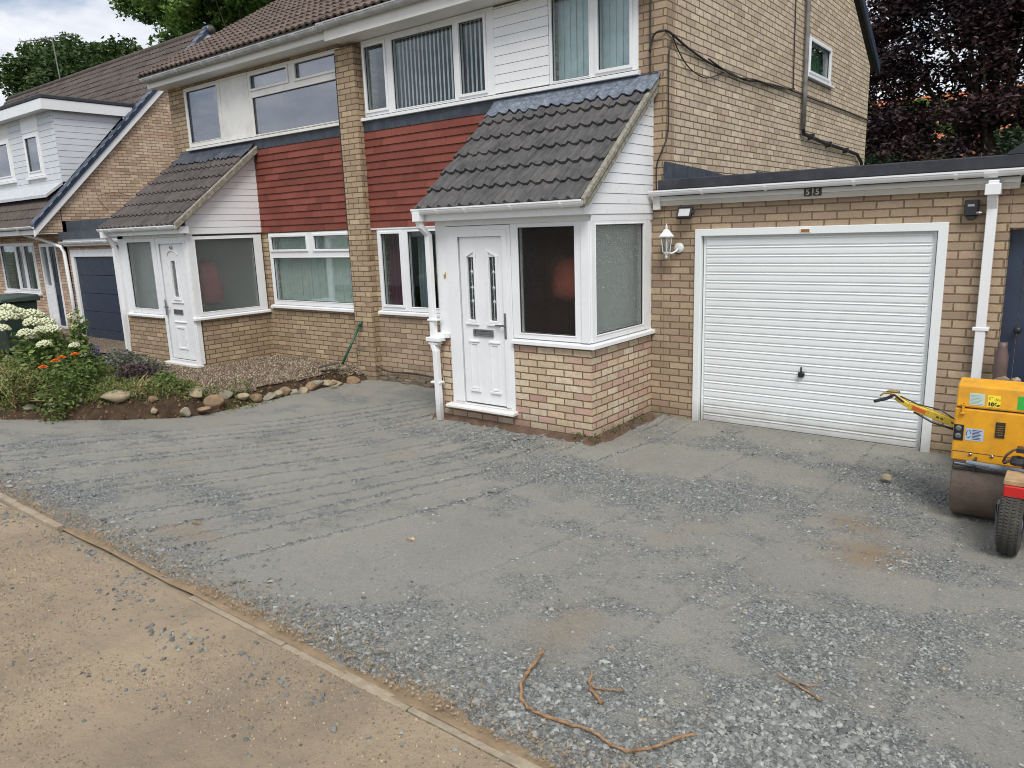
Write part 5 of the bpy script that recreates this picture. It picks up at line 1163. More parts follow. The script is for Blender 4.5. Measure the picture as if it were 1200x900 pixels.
shrub('lavender', 'grey green lavender clump in front of the navy garage door', 'plant', -11.5, 5.05, .42, .55, 2600, .05, LAV, 14)
shrub('lavender', 'greyish lavender clump next to the white porch downpipe', 'plant', -10.95, 5.2, .30, .40, 1500, .045, LAV, 12)
shrub('heuchera', 'dark purple leaved plant behind the dry straw stalks', 'plant', -9.85, 4.55, .30, .34, 900, .055, PURP, 8)
shrub('heuchera', 'dusky purple leaved plant at the left edge of the bed', 'plant', -10.75, 3.25, .30, .25, 500, .055, PURP, 8)
shrub('yellow_green_plant', 'low yellow green plant beside the gravel edge', 'plant', -9.1, 4.72, .15, .22, 420, .05, GRS, 6)
shrub('yellow_green_plant', 'tall airy yellow green plant beneath the hydrangea at far left', 'plant', -10.25, 3.40, .42, .34, 1300, .055, GRS, 12)
# violet spikes
v = thing('delphinium', 'small violet flower spikes between hydrangea and lavender', 'plant', (-10.4, 4.3, .2))
m = MB()
for k in range(5): x = -10.5+.06*k; m.tube([(x, 4.3, .2), (x+.02, 4.29, .80+.02*(k % 3))], .004, 5)
m.build('stem', MATS['green_stem'], v)
m = MB()
for k in range(5):
    x = -10.48+.06*k
    for j in range(7): m.lathe((x+.01*math.sin(j*2), 4.29+.01*math.cos(j*2), .74+.02*j), [(.004, -.01), (.014, 0), (.004, .01)], 5)
m.build('flower_spike', simple('violet_petal', (.09, .06, .28), .7, .2, 30), v)
# marigolds
for i, (x, y, z, lab) in enumerate([(-10.18, 3.59, .70, 'orange marigold lowest and nearest in the garden bed'), (-10.17, 3.73, .755, 'orange marigold above the lowest one, middle of the bed'), (-10.22, 3.83, .78, 'small orange marigold half hidden behind leaves, left of the pair'), (-10.19, 3.98, .80, 'orange marigold furthest right, closest to the lavender')]):
    x, y, z = x*.945, y*.945, 2.186+(z-2.186)*.945
    g_ = gz(x, y); t = thing('marigold', lab, 'flower', (x, y, g_), 'orange marigolds in the garden bed')
    MB().tube([(x, y, g_), (x+.02, y, (g_+z)/2), (x, y, z)], .005, 5).build('stem', MATS['green_stem'], t)
    m = MB(); rs = random.Random(i)
    for ringk, (rr, up, cnt) in enumerate(((.062, .0, 16), (.045, .012, 12), (.024, .02, 8))):
        for k in range(cnt):
            a = 2*PI*k/cnt+ringk; w_ = .011; ca, sa = math.cos(a), math.sin(a)
            m.add([(x, y, z+up*.5), (x+ca*rr*.6-sa*w_, y+sa*rr*.6+ca*w_, z+up+.006), (x+ca*rr, y+sa*rr, z+up), (x+ca*rr*.6+sa*w_, y+sa*rr*.6-ca*w_, z+up+.006)], [(0, 1, 2, 3)], WORLD)
    m.lathe((x, y, z+.005), [(.012, 0), (.014, .012), (.004, .022)], 8)
    m.build('flower_head', ORG, t, fix=False)
    leaf_mesh('foliage', np.array([x, y, g_])+RNG.uniform([-.14, -.1, .02], [.14, .1, max(.1, z-g_-.05)], (140, 3)), .06, HYD, t)
# dry twiggy shrub with tan stems
d = thing('dry_shrub', 'spindly tan stemmed shrub with sparse leaves at the far left of the bed', 'shrub', (-10.40, 3.30, gz(-10.40, 3.30)))
m = MB(); rs = random.Random(8); bx, by, bz_ = -10.40, 3.30, gz(-10.40, 3.30); tips = []
for k in range(26):
    a = rs.uniform(-1.25, 1.1); l = rs.uniform(.45, .8); e = Vector((math.sin(a)*.9, rs.uniform(-.35, .35), math.cos(a))).normalized()*l
    p0 = Vector((bx+rs.uniform(-.05, .05), by+rs.uniform(-.05, .05), bz_-.02)); p1 = p0+e*.5+Vector((0, 0, .05)); p2 = p0+e
    m.tube([p0, p1, p2], [.006, .005, .002], 5); tips.append(p2)
    for j in range(2):
        s = p0.lerp(p2, rs.uniform(.4, .8)); q = s+Vector((rs.uniform(-.12, .12), rs.uniform(-.1, .1), rs.uniform(.05, .18))); m.tube([s, q], [.003, .0015], 4); tips.append(q)
for k in range(5): 
    a = .9+k*.13; m.tube([(bx, by, bz_), (bx+.35*math.sin(a), by+.05, bz_+.18*math.cos(a)+.03), (bx+.8*math.sin(a), by+.25, bz_+.42*math.cos(a)+.0)], [.007, .006, .003], 5)
m.build('stem', DRY, d)
C = np.repeat(np.array([tuple(t) for t in tips]), 6, 0)+RNG.normal(0, .05, (len(tips)*6, 3)); leaf_mesh('foliage', C, .045, GRS, d)
# straw stalks
s_ = thing('dead_stalks', 'fan of dry straw coloured dead stalks above the big boulder', 'plant', (-9.35, 4.32, gz(-9.35, 4.32)))
m = MB(); rs = random.Random(18); z0_ = gz(-9.35, 4.32)
for k in range(60):
    a = rs.uniform(0, 2*PI); l = rs.uniform(.12, .34); el = rs.uniform(.05, .75)
    p0 = Vector((-9.37+rs.uniform(-.16, .16), 4.3+rs.uniform(-.08, .08), z0_)); p2 = p0+Vector((math.cos(a)*l*math.cos(el), math.sin(a)*l*.6, l*math.sin(el)+.02))
    m.tube([p0, p0.lerp(p2, .5)+Vector((0, 0, .03)), p2], [.006, .005, .003], 5)
m.build('stalk', STRAWM, s_)
# ground cover
n = 80000; X = RNG.uniform(-15, -8.75, n); Y = RNG.uniform(2.5, 5.6, n); gd = garden_dist(X, Y); nn = N1.fbm(X*1.8, Y*1.8, 3)
k = (gd > .17) & ~inpoly(X, Y, PG) & (nn > .30) & (gd < 2.0); X, Y = X[k], Y[k]
o = leaf_mesh('ground_cover', np.stack([X, Y, garden_h(X, Y)+RNG.random(len(X))**1.5*.18], -1), .055, GRS, None, up=.9, asp=.3); tag(o, 'low weedy green ground cover over the front of the garden bed', 'ground cover', kind='stuff')
n = 700; X = RNG.uniform(-8.75, -8.3, n); Y = RNG.uniform(4.9, 6.6, n); gd = garden_dist(X, Y); k = (np.abs(gd) < .14) & (N2.fbm(X*3, Y*2.5, 2) > .5); X, Y = X[k], Y[k]
o = leaf_mesh('border_weeds', np.stack([X, Y, garden_h(X, Y)+RNG.random(len(X))*.07], -1), .05, GRS, None, up=.9, asp=.4); tag(o, 'green weeds along the stone border of the drive', 'weeds', kind='stuff')
n = 260; X = np.concatenate([RNG.normal(PR+.03, .035, n), RNG.normal(PR-.10, .07, 60)]); Y = np.concatenate([RNG.uniform(6.1, 7.3, n)**1, RNG.normal(PY-.03, .02, 60)]); kk = (X > PR+.003) | (Y < PY-.002)
X, Y = X[kk], Y[kk]; o = leaf_mesh('moss_fringe', np.stack([X, Y, .04+RNG.random(len(X))*.08], -1), .022, moss, None, up=.6, asp=.7); tag(o, 'green moss at the foot of the near porch brickwork', 'moss', kind='stuff')
# clods on the bank
n = 16000; X = RNG.uniform(-14, -8.3, n); Y = RNG.uniform(2.2, 7.4, n); gd = garden_dist(X, Y); k = (gd > -.10) & (gd < .42); X, Y = X[k], Y[k]; S = .01+.05*RNG.random(len(X))**3
CLOD = m_attr('soil_clods', [(0, px(66, 52, 42)), (.6, px(104, 82, 62)), (1, px(142, 116, 88))], 1, 40, .3, px(40, 30, 22))
scatter('soil_clods', CLOD, np.stack([X, Y, garden_h(X, Y)+.004], -1), S, .5, RNG.random(len(X)), label='crumbly brown soil clods on the cut bank beside the drive', cat='soil')

# border stones
def rock(name, label, cat, x, y, z, sx, sy, sz, rot, mat, seed, group=None):
    bm = bmesh.new(); bmesh.ops.create_icosphere(bm, subdivisions=3, radius=1); rs = random.Random(seed)
    pl = [(Vector((rs.gauss(0, 1), rs.gauss(0, 1), rs.gauss(0, 1))).normalized(), rs.uniform(.45, .82)) for _ in range(11)]
    for v in bm.verts:
        for nrm, dd in pl:
            t = v.co.dot(nrm)
            if t > dd: v.co -= nrm*(t-dd)*.97
        v.co *= 1+.03*math.sin(v.co.x*9+seed)*math.cos(v.co.y*8)
        v.co = Vector((v.co.x*sx, v.co.y*sy, v.co.z*sz))
    me = bpy.data.meshes.new(name); bm.to_mesh(me); bm.free(); me.materials.append(mat); me.shade_smooth()
    o = bpy.data.objects.new(name, me); COL.objects.link(o); o.location = (x, y, z); o.rotation_euler = (rs.uniform(-.2, .2), rs.uniform(-.2, .2), rot); ROOTLOC[o.name] = (0, 0, 0)
    return tag(o, label, cat, group)
R1 = simple('sandstone_rock', px(158, 144, 118), .95, .2, 9, bump=.8, bscale=30, dirt=px(84, 78, 56), dirt_amt=.6)
R2 = simple('grey_rock', px(142, 136, 120), .95, .2, 9, bump=.7, bscale=30, dirt=px(90, 84, 66), dirt_amt=.6)
R3 = simple('brown_rock', px(134, 112, 88), .95, .25, 9, bump=.9, bscale=30, dirt=px(70, 54, 40), dirt_amt=.6)
G_ = 'stones edging the garden bed'
stones = [(-9.35, 4.02, .16, .22, .14, .095, .4, R1, 'largest long mossy boulder on the bed edge, in front of straw stalks'),
          (-9.93, 3.52, .15, .13, .09, .06, .2, R2, 'second large pale stone left of the biggest boulder, under the green clump'),
          (-10.15, 3.36, .15, .14, .08, .05, .5, R2, 'leftmost flat grey stone on the edge of the bed'),
          (-9.79, 3.62, .15, .11, .07, .05, .8, R1, 'buff stone between two pale stones left of the straw stalks'),
          (-9.66, 3.74, .15, .09, .06, .05, 0, R2, 'small dull grey stone just left of the biggest boulder'),
          (-8.98, 4.32, .17, .11, .07, .06, 1.1, R3, 'small reddish wedge stone right of the biggest boulder'),
          (-8.86, 4.25, .16, .06, .05, .04, .3, R1, 'little buff stone under the reddish wedge stone'),
          (-8.62, 4.50, .12, .10, .09, .085, 0, R2, 'smooth round grey ball stone at the toe of the bank'),
          (-8.82, 4.78, .18, .14, .11, .10, .4, R1, 'pale squarish stone behind the round ball stone'),
          (-8.66, 4.95, .18, .16, .11, .11, 1.2, R3, 'angular split brown rock beside the gravel corner'),
          (-8.55, 4.72, .12, .12, .07, .05, .6, R3, 'flat brown stone between the ball stone and split rock'),
          (-8.72, 5.35, .2, .12, .09, .07, .5, R1, 'low buff stone behind the split brown rock'),
          (-8.66, 5.72, .2, .15, .10, .08, 1.4, R2, 'long grey stone midway along the gravel border'),
          (-8.70, 6.02, .19, .12, .09, .07, 1.0, R3, 'brown stone just past the long grey one'),
          (-8.63, 6.28, .19, .13, .09, .08, .2, R1, 'larger buff stone four before the spade on the border'),
          (-8.68, 6.55, .18, .12, .10, .07, .9, R2, 'grey stone one before the spade on the border'),
          (-8.60, 6.82, .17, .14, .09, .08, 1.5, R1, 'buff stone at the tip of the spade blade'),
          (-8.52, 7.08, .16, .14, .11, .09, .1, R3, 'last brown stone against the brick pier'),
          (-8.78, 5.18, .2, .13, .09, .08, .9, R2, 'grey wedge stone touching the split brown rock'),
          (-8.70, 5.54, .2, .13, .10, .08, .3, R3, 'brown stone just before the long grey one'),
          (-8.68, 5.88, .2, .11, .09, .07, 1.2, R1, 'small buff stone wedged after the long grey one'),
          (-8.66, 6.15, .19, .11, .09, .07, .6, R2, 'small grey stone three before the spade'),
          (-8.66, 6.42, .18, .12, .09, .08, .9, R3, 'brown stone two before the spade, beside a buff one'),
          (-8.64, 6.69, .18, .11, .09, .07, .2, R1, 'small buff stone touching the near edge of the spade blade'),
          (-8.46, 6.66, .10, .08, .06, .04, .6, R3, 'tiny brown stone at the drive side of the spade')]
for k, (x, y, z, sx, sy, sz, ro, mt, lab) in enumerate(stones):
    q = 1 if k == 0 else (.98 if k in (8, 9) or 10 < k < 24 else .85)
    z = gz(x, y)+sz*q*.45 if k not in (6, 7, 10, 24) else z
    rock('border_stone', lab, 'stone', x, y, z, sx*q, sy*q, sz*q, ro, mt, 30+k, G_)
o = rock('loose_stone', 'pale buff cobble lying near the garage door right of centre', 'stone', -1.16, 6.55, .05, .07, .05, .03, .4, R1, 77)
# spade
sp = thing('spade', 'green handled spade leaning on brick wall beside the pier', 'spade', (-8.86, 6.85, .25))
p0, p1 = Vector((-8.66, 7.02, .30)), Vector((-8.56, 7.33, .86))
m = MB(); m.tube([p0, p1], [.017, .018], 10); m.tube([p1-(p1-p0).normalized()*.02, p1+(p1-p0).normalized()*.05], .024, 10); m.build('shaft', GREENH, sp, smooth=True)
m = MB(); q0 = Vector((-8.93, 6.80, .235)); dd = (p0-q0).normalized(); sd = dd.cross(Vector((0, 0, 1))).normalized(); up = sd.cross(dd)
V = []
for t, w_ in ((0, .07), (.15, .095), (1, .10), (1.02, .03), (1.25, .02)):
    for s in (-1, -.5, 0, .5, 1):
        for e in (0, .004): V.append(tuple(q0+dd*t*.29+sd*s*w_+up*(.018*s*s*(1 if t < 1.01 else .3)+e+.02)))
F = []
for i in range(4):
    for j in range(4):
        a = (i*5+j)*2; b2 = ((i+1)*5+j)*2; F += [(a, a+2, b2+2, b2), (a+1, b2+1, b2+3, a+3)]
    for j in (0, 4): a = (i*5+j)*2; b2 = ((i+1)*5+j)*2; F.append((a, b2, b2+1, a+1))
F += [(0, 1, 3, 2), (2, 3, 5, 4), (4, 5, 7, 6), (6, 7, 9, 8)]
m.add(V, F, WORLD); m.build('blade', simple('rusty_steel', (.13, .12, .11), .5, .3, 20, metal=.6, dirt=(.2, .1, .05), dirt_amt=.5), sp)

# roots / sticks
RT = simple('orange_root_bark', px(154, 120, 86), .9, .35, 30, bump=1, bscale=90, dirt=px(96, 76, 58), dirt_amt=.9)
def dz_(x, y): return float(drive_h(np.array([x]), np.array([y]))[0])
def stick(label, pts, r, name='root', kink=.01, sd=1):
    P = [Vector((x, y, dz_(x, y)+zz)) for x, y, zz in pts]; out = []; rad = []; rs = random.Random(sd)
    for i in range(len(P)-1):
        a, b2, c, d2 = P[max(i-1, 0)], P[i], P[i+1], P[min(i+2, len(P)-1)]
        for k in range(6):
            t = k/6; q = .5*((2*b2)+(-a+c)*t+(2*a-5*b2+4*c-d2)*t*t+(-a+3*b2-3*c+d2)*t**3); out.append(q+Vector((rs.uniform(-1, 1), rs.uniform(-1, 1), rs.uniform(-.2, .3)))*kink*.5)
            f = (i+t)/(len(P)-1); rad.append((r[0]+(r[1]-r[0])*f)*rs.uniform(.66, 1.12))
    out.append(P[-1]); rad.append(r[1]); b0 = out[0].copy()
    m = MB().tube([q for q in out], rad, 7); return m
m = stick('', [(-1.93, 2.66, .04), (-1.90, 2.5, .022), (-1.86, 2.37, .02), (-1.76, 2.28, .021), (-1.64, 2.265, .022), (-1.45, 2.29, .02), (-1.30, 2.27, .02), (-1.22, 2.30, .024), (-1.07, 2.50, .04)], (.0085, .0075), kink=.012, sd=3)
single(m, 'root', RT, 'long curved orange brown root lying across slate chips', 'root', (-1.66, 2.265, .13), smooth=True)
tw = thing('twig', 'short forked orange twig right of the long root', 'twig', (-1.6, 2.55, .14))
stick('', [(-1.66, 2.66, .02), (-1.60, 2.56, .015), (-1.50, 2.49, .015)], (.007, .010), sd=5).build('stem', RT, tw, smooth=True)
stick('', [(-1.60, 2.56, .015), (-1.50, 2.60, .02), (-1.46, 2.62, .02)], (.006, .004), sd=6).build('fork', RT, tw, smooth=True)
tw = thing('twig', 'thin broken twig pieces lying further right on the slate', 'twig', (-.95, 2.9, .12))
x, y = -.84, 3.15
stick('', [(x-.12, y+.02, .015), (x, y-.02, .012), (x+.1, y-.07, .012)], (.004, .006), sd=9).build('stem', RT, tw, smooth=True)
stick('', [(x, y-.0, .015), (x+.06, y+.03, .018)], (.004, .003), sd=10).build('fork', RT, tw, smooth=True)
for k, (x, y, lab) in enumerate([(-3.55, 3.35, 'small curled dry leaf scrap on the left of the drive'), (-5.05, 2.62, 'tiny orange bark scrap near the pavement edge')]):
    m = MB(); z = dz_(x, y)+.004
    for i in range(5): a = i*1.3; m.add([(x, y, z+.01), (x+.028*math.cos(a), y+.028*math.sin(a), z), (x+.03*math.cos(a+.5), y+.03*math.sin(a+.5), z+.014), (x+.012*math.cos(a+.9), y+.012*math.sin(a+.9), z+.01)], [(0, 1, 2, 3)], WORLD)
    single(m, 'dry_leaf', STRAWM if k == 0 else RT, lab, 'leaf', (x, y, z), fix=False)

# ------------------------------------------------------------------ wall fixtures
L_ = thing('wall_lantern', 'white coach style wall lantern left of the garage door', 'lamp', (-3.50, W, 1.93))
WM = simple('white_lantern_metal', (.72, .74, .74), .35, .06, 10)
lx, ly = -3.585, 7.36
m = MB(); m.lathe((-3.50, W-.001, 1.93), [(.055, 0), (.055, -.015), (.02, -.02)], 20, 'Y'); m.tube([(-3.50, W-.02, 1.93), (-3.50, W-.08, 1.90), (-3.54, 7.40, 1.875), (lx, ly, 1.885)], .011, 8); m.lathe((lx, ly, 1.86), [(.006, -.04), (.018, -.02), (.012, 0), (.03, .02), (.042, .035)], 12); m.build('bracket', WM, L_, smooth=True)
m = MB(); n6 = 6
for k in range(6):
    a = PI*2*k/6; m.tube([(lx+.042*math.cos(a), ly+.042*math.sin(a), 1.895), (lx+.066*math.cos(a), ly+.066*math.sin(a), 2.055)], .004, 5)
m.lathe((lx, ly, 2.05), [(.085, 0), (.088, .008), (.05, .05), (.03, .075), (.012, .085), (.014, .1), (.004, .14)], 6); m.build('lantern_cage', WM, L_)
m = MB(); m.lathe((lx, ly, 1.895), [(.038, 0), (.061, .157)], 6); m.build('glass', m_glass('lantern_glass', (.9, .93, .93), .1), L_)
m = MB(); m.lathe((lx, ly, 1.9), [(.014, 0), (.014, .03), (.022, .06), (.014, .1), (.003, .11)], 12); m.build('bulb', simple('frosted_bulb', (.8, .8, .78), .4, .02), L_, smooth=True)
def flood(label, x, y, z, s, tilt):
    F2 = thing('floodlight', label, 'floodlight', (x, y, z))
    def TT(a, zz, d): # local box tilted around X
        yy = -d; c, s_2 = math.cos(tilt), math.sin(tilt); return (x+a, y+yy*c-zz*s_2*1, z+zz*c+yy*s_2)
    m = MB(TT); m.slab((-.085*s, .085*s, -.065*s, .065*s), [(-.068*s, .068*s, -.048*s, .048*s)], .0, .035*s); m.box(-.085*s, .085*s, -.065*s, .065*s, -.015, .0); m.build('housing', BLACKP, F2, bevel=.004)
    m = MB(TT); m.box(-.068*s, .068*s, -.048*s, .048*s, .012*s, .02*s); m.build('lens', simple('floodlight_lens', (.55, .56, .55), .25, .1, 40), F2)
    m = MB(TT); m.box(-.03, .03, -.02, .02, -.07, -.015); m.box(.088*s, .112*s, -.02, .02, .0, .03); m.build('bracket', BLACKP, F2)
flood('small black floodlight with pale lens under the garage fascia', -3.395, 7.40, 2.29, .95, -.45)
flood('black floodlight high on the wall beside the top right window', -3.87, 7.36, 4.68, 1.3, -.2)
K_ = thing('outdoor_sensor', 'black boxy outdoor sensor under right end of garage gutter', 'sensor', (-.82, 7.5, 2.23))
m = MB(T0); m.box(-.875, -.775, 2.17, 2.30, .001, .085); m.prism([(-.87, 2.17), (-.78, 2.17), (-.80, 2.135), (-.85, 2.135)], .01, .07); m.build('housing', BLACKP, K_, bevel=.006)
m = MB(T0); m.box(-.85, -.80, 2.245, 2.262, .086, .09); m.build('lens', simple('grey_lens', (.35, .34, .3), .3, .1, 20), K_)
m = MB(); m.lathe((-.765, 7.42, 2.19), [(.012, -.02), (.018, 0), (.012, .02)], 10, 'X'); m.build('pivot', STEEL, K_)
hn = thing('house_number_sign', 'two black tiles with gold number 55 on garage fascia', 'sign', (-2.14, W-.06, 2.40))
m = MB(T0); m.box(-2.205, -2.132, 2.40, 2.468, .0585, .065); m.build('tile', BLACKP, hn, bevel=.002); m = MB(T0); m.box(-2.118, -2.045, 2.40, 2.468, .0585, .065); m.build('tile', BLACKP, hn, bevel=.002)
GOLD = simple('gold_numeral', (.62, .50, .30), .4, .1, 20)
for xx in (-2.1685, -2.0815): text_mesh('5', .074, 'numeral', GOLD, hn, (xx, W-.0665, 2.434), bold=.0015)

# wheelie bin at house 51
b_ = thing('wheelie_bin', 'dark green wheelie bin standing below the far left house window', 'bin', (-18.35, 6.1, -.05))
bx, by, bz0 = -18.45, 6.05, -.10
m = MB(); m.add([(bx-.42, by-.27, bz0+.05), (bx+.42, by-.27, bz0+.05), (bx+.42, by+.27, bz0+.05), (bx-.42, by+.27, bz0+.05), (bx-.55, by-.34, bz0+1.12), (bx+.55, by-.34, bz0+1.12), (bx+.55, by+.36, bz0+1.12), (bx-.55, by+.36, bz0+1.12)], [(0, 3, 2, 1), (4, 5, 6, 7), (0, 1, 5, 4), (1, 2, 6, 5), (2, 3, 7, 6), (3, 0, 4, 7)], WORLD); m.build('body', GREENBIN, b_, bevel=.02)
m = MB(); m.add([(bx-.58, by-.38, bz0+1.12), (bx+.60, by-.38, bz0+1.12), (bx+.60, by+.42, bz0+1.12), (bx-.58, by+.42, bz0+1.12), (bx-.54, by-.32, bz0+1.24), (bx+.58, by-.34, bz0+1.20), (bx+.56, by+.40, bz0+1.26), (bx-.54, by+.40, bz0+1.26)], [(0, 3, 2, 1), (4, 5, 6, 7), (0, 1, 5, 4), (1, 2, 6, 5), (2, 3, 7, 6), (3, 0, 4, 7)], WORLD); m.build('lid', GREENBIN, b_, bevel=.02)
for sx in (-.4, .4): MB().lathe((bx+sx, by+.3, bz0+.1), [(.1, -.03), (.1, .03)], 16, 'X').build('wheel', BLACKP, b_)
# potted plant on the inner sill of the dark window of house 55
pp = thing('pot_plant', 'yellow green pot plant inside the dark lower window left of the near porch', 'plant', (-7.12, 7.72, 1.14))
m = MB(); m.lathe((-7.12, 7.76, 1.14), [(.05, 0), (.07, .12), (.065, .12)], 14); m.build('pot', simple('terracotta', (.35, .14, .07), .8, .1), pp)
leaf_mesh('foliage', np.array([-7.12, 7.74, 1.50])+RNG.normal(0, 1, (150, 3))*np.array([.10, .05, .14]), .075, GRS, pp)

# ------------------------------------------------------------------ gate, rubble box, post
gt = thing('gate', 'dark navy boarded gate with round knob right of the garage', 'gate', (-.02, 7.9, 0))
m = MB(FR(7.62))
for k in range(9): m.box(-.545+k*.118, -.545+k*.118+.114, .02, 2.04, -.04, 0)
m.box(-.54, .52, .2, .3, -.07, -.041); m.box(-.54, .52, 1.75, 1.85, -.07, -.041); m.build('boards', NAVYD, gt, bevel=.003)
MB().lathe((-.42, 7.62, 1.20), [(.012, 0), (.012, -.03), (.028, -.04), (.03, -.055), (.015, -.065)], 16, 'Y').build('knob', BLACKP, gt, smooth=True)
gwl = MB(T0); gwl.slab((GX1+.002, 1.2, -.2, 2.42), [(-.542, .53, -.2, 2.06)], -.2, -.0); o = gwl.build('brick_wall', BR_GAR); tag(o, 'strip of brick wall around the navy gate at right edge', 'wall')
rb = thing('rubble_box', 'low dark brown box of broken rubble behind the yellow roller', 'box', (-.15, 7.05, 0))
m = MB(); m.slab((-.55, .45, 0, .80), [], 0, .03, FR(6.9)); m.slab((-.55, .45, 0, .80), [], 0, .03, FR(7.3)); m.wbox(-.55, -.52, 6.9, 7.27, 0, .8); m.wbox(.42, .45, 6.9, 7.27, 0, .8); m.wbox(-.52, .42, 6.9, 7.27, .6, .7); m.build('panel', simple('dark_brown_board', (.045, .032, .03), .6, .2, 8), rb, bevel=.004)
n = 160; P_ = np.stack([RNG.uniform(-.5, .4, n), RNG.uniform(6.93, 7.25, n), RNG.uniform(.72, .83, n)], -1); o = scatter('rubble', GRIT, P_-np.array([-.15, 7.05, 0]), RNG.uniform(.03, .12, n), .3, RNG.random(n)); o.parent = rb
m = MB(); m.lathe((-.50, 7.36, 0), [(.05, 0), (.05, .78), (.052, 1.0), (.035, 1.08), (.036, 1.12)], 16); single(m, 'brown_post', simple('brown_stoneware', (.12, .08, .07), .5, .15, 8), 'brown rounded pipe stub standing against bricks by the gate', 'pipe', (-.50, 7.36, 0), smooth=True)

# ------------------------------------------------------------------ roller
RR = thing('road_roller', 'yellow pedestrian vibrating roller with steel drum and long handle at right edge', 'roller', (-.2, 6.15, 0))
x0, x1 = -.648, .20
m = MB(SD(0)); m.prism([(5.955, .455), (5.955, .84), (6.40, .86), (6.45, .455)], x0, x1); bd = m.build('body', YELLOW, RR, bevel=.012, segs=2)
m = MB(SD(0)); m.prism([(5.95, .848), (5.965, 1.005), (6.10, 1.035), (6.40, .95), (6.42, .868)], x0+.004, x1); m.build('lid', YELLOW, RR, bevel=.012, segs=2)
m = MB(); m.wbox(x0+.01, x1, 5.97, 6.4, .8395, .853); m.build('lid_seal', BLACKP, RR)
m = MB(FR(5.955)); m.box(-.605, -.59, .80, .875, .001, .018); m.box(-.612, -.583, .80, .815, .001, .022); m.box(-.61, -.585, .862, .875, .001, .02); m.build('latch', YELLOW, bd, bevel=.002)
m = MB(FR(5.955)); m.slab((-.645, -.583, .605, .72), [(-.638, -.59, .612, .713)], .0, .004); m.box(-.638, -.59, .612, .713, -.002, .0015); m.build('socket_panel', BLACKP, bd)
m = MB();
for z in (.695, .64): m.lathe((-.614, 5.9535, z), [(.019, 0), (.019, -.012), (.010, -.014)], 14, 'Y')
m.build('socket', STEEL, bd)
m = MB(FR(5.955)); m.slab((-.395, -.34, .655, .765), [(-.388, -.347, .662, .758)], .0, .006)
for k in range(6): m.box(-.388, -.347, .664+k*.016, .674+k*.016, .0, .004)
m.build('vent', BLACKP, bd)
m = MB();
for x, z in ((-.53, .51), (-.40, .515)): m.lathe((x, 5.954, z), [(.011, 0), (.011, -.006), (.006, -.009)], 8, 'Y')
m.build('bolt', STEEL, bd)
MB(FR(5.955)).box(x0+.005, x1, .522, .526, .0005, .0015).build('panel_seam', GASKET, bd)
# stickers
def sticker(a0, a1, z0, z1, mat, name='sticker', Y=5.955, d=.0015): 
    return MB(FR(Y)).box(a0, a1, z0, z1, .0005, d).build(name, mat, bd)
PALE = simple('pale_green_paper', (.46, .56, .48), .6, .05, 20); BLU = simple('pale_blue_paper', (.38, .47, .62), .6, .05, 20); YST = simple('yellow_sticker', (.85, .68, .03), .4, .05, 20); INK = simple('sticker_ink', (.03, .035, .05), .6, .05); INKG = simple('grey_print', (.22, .33, .30), .6, .1); GRN = simple('green_sticker', (.02, .36, .05), .5, .05)
LY = 5.952
def lid_T(a, z, d): # follows the slight slope of the lid front
    t = (z-.848)/.157; return (a, 5.95+.015*t-d, z)
def lst(a0, a1, z0, z1, mat, d0=.001, d1=.002, name='sticker'): return MB(lid_T).box(a0, a1, z0, z1, d0, d1).build(name, mat, RR)
lst(-.565, -.475, .872, .955, PALE); m = MB(lid_T)
for k in range(7): m.box(-.56, -.482-.008*((k*3) % 4), .880+k*.0095, .8835+k*.0095, .002, .0026)
m.build('print', INKG, RR)
lst(-.458, -.382, .868, .95, YST)
def ltext(s, size, x, z, mat, bold=0): o = text_mesh(s, size, 'print', mat, RR, (x, 5.9490, z), ext=.0008, bold=bold); return o
ltext('106', .036, -.428, .888, INK, .0016); ltext('dB', .018, -.393, .882, INK, .0008); ltext('L', .022, -.405, .928, INK); ltext('WA', .012, -.392, .924, INK)
m = MB(lid_T)
for k in range(10): 
    t0, t1 = PI*.2+PI*1.2*k/10, PI*.2+PI*1.2*(k+1)/10; m.prism([(-.437+.014*math.cos(t0), .928+.012*math.sin(t0)), (-.437+.014*math.cos(t1), .928+.012*math.sin(t1)), (-.437+.011*math.cos(t1), .928+.009*math.sin(t1)), (-.437+.011*math.cos(t0), .928+.009*math.sin(t0))], .002, .0026)
m.build('print', INK, RR)
lst(-.285, -.15, .868, .96, GRN)
sticker(-.572, -.462, .612, .70, BLU); m = MB(FR(5.955))
for k in range(7): m.box(-.53, -.475-.006*(k % 3), .622+k*.0105, .627+k*.0105, .0016, .0022)
for k in range(12):
    t0, t1 = 2*PI*k/12, 2*PI*(k+1)/12
    if k % 4 == 3: continue
    m.prism([(-.552+.016*math.cos(t0), .658+.03*math.sin(t0)), (-.552+.016*math.cos(t1), .658+.03*math.sin(t1)), (-.552+.012*math.cos(t1), .658+.025*math.sin(t1)), (-.552+.012*math.cos(t0), .658+.025*math.sin(t0))], .0016, .0022)
m.build('print', INK, bd)
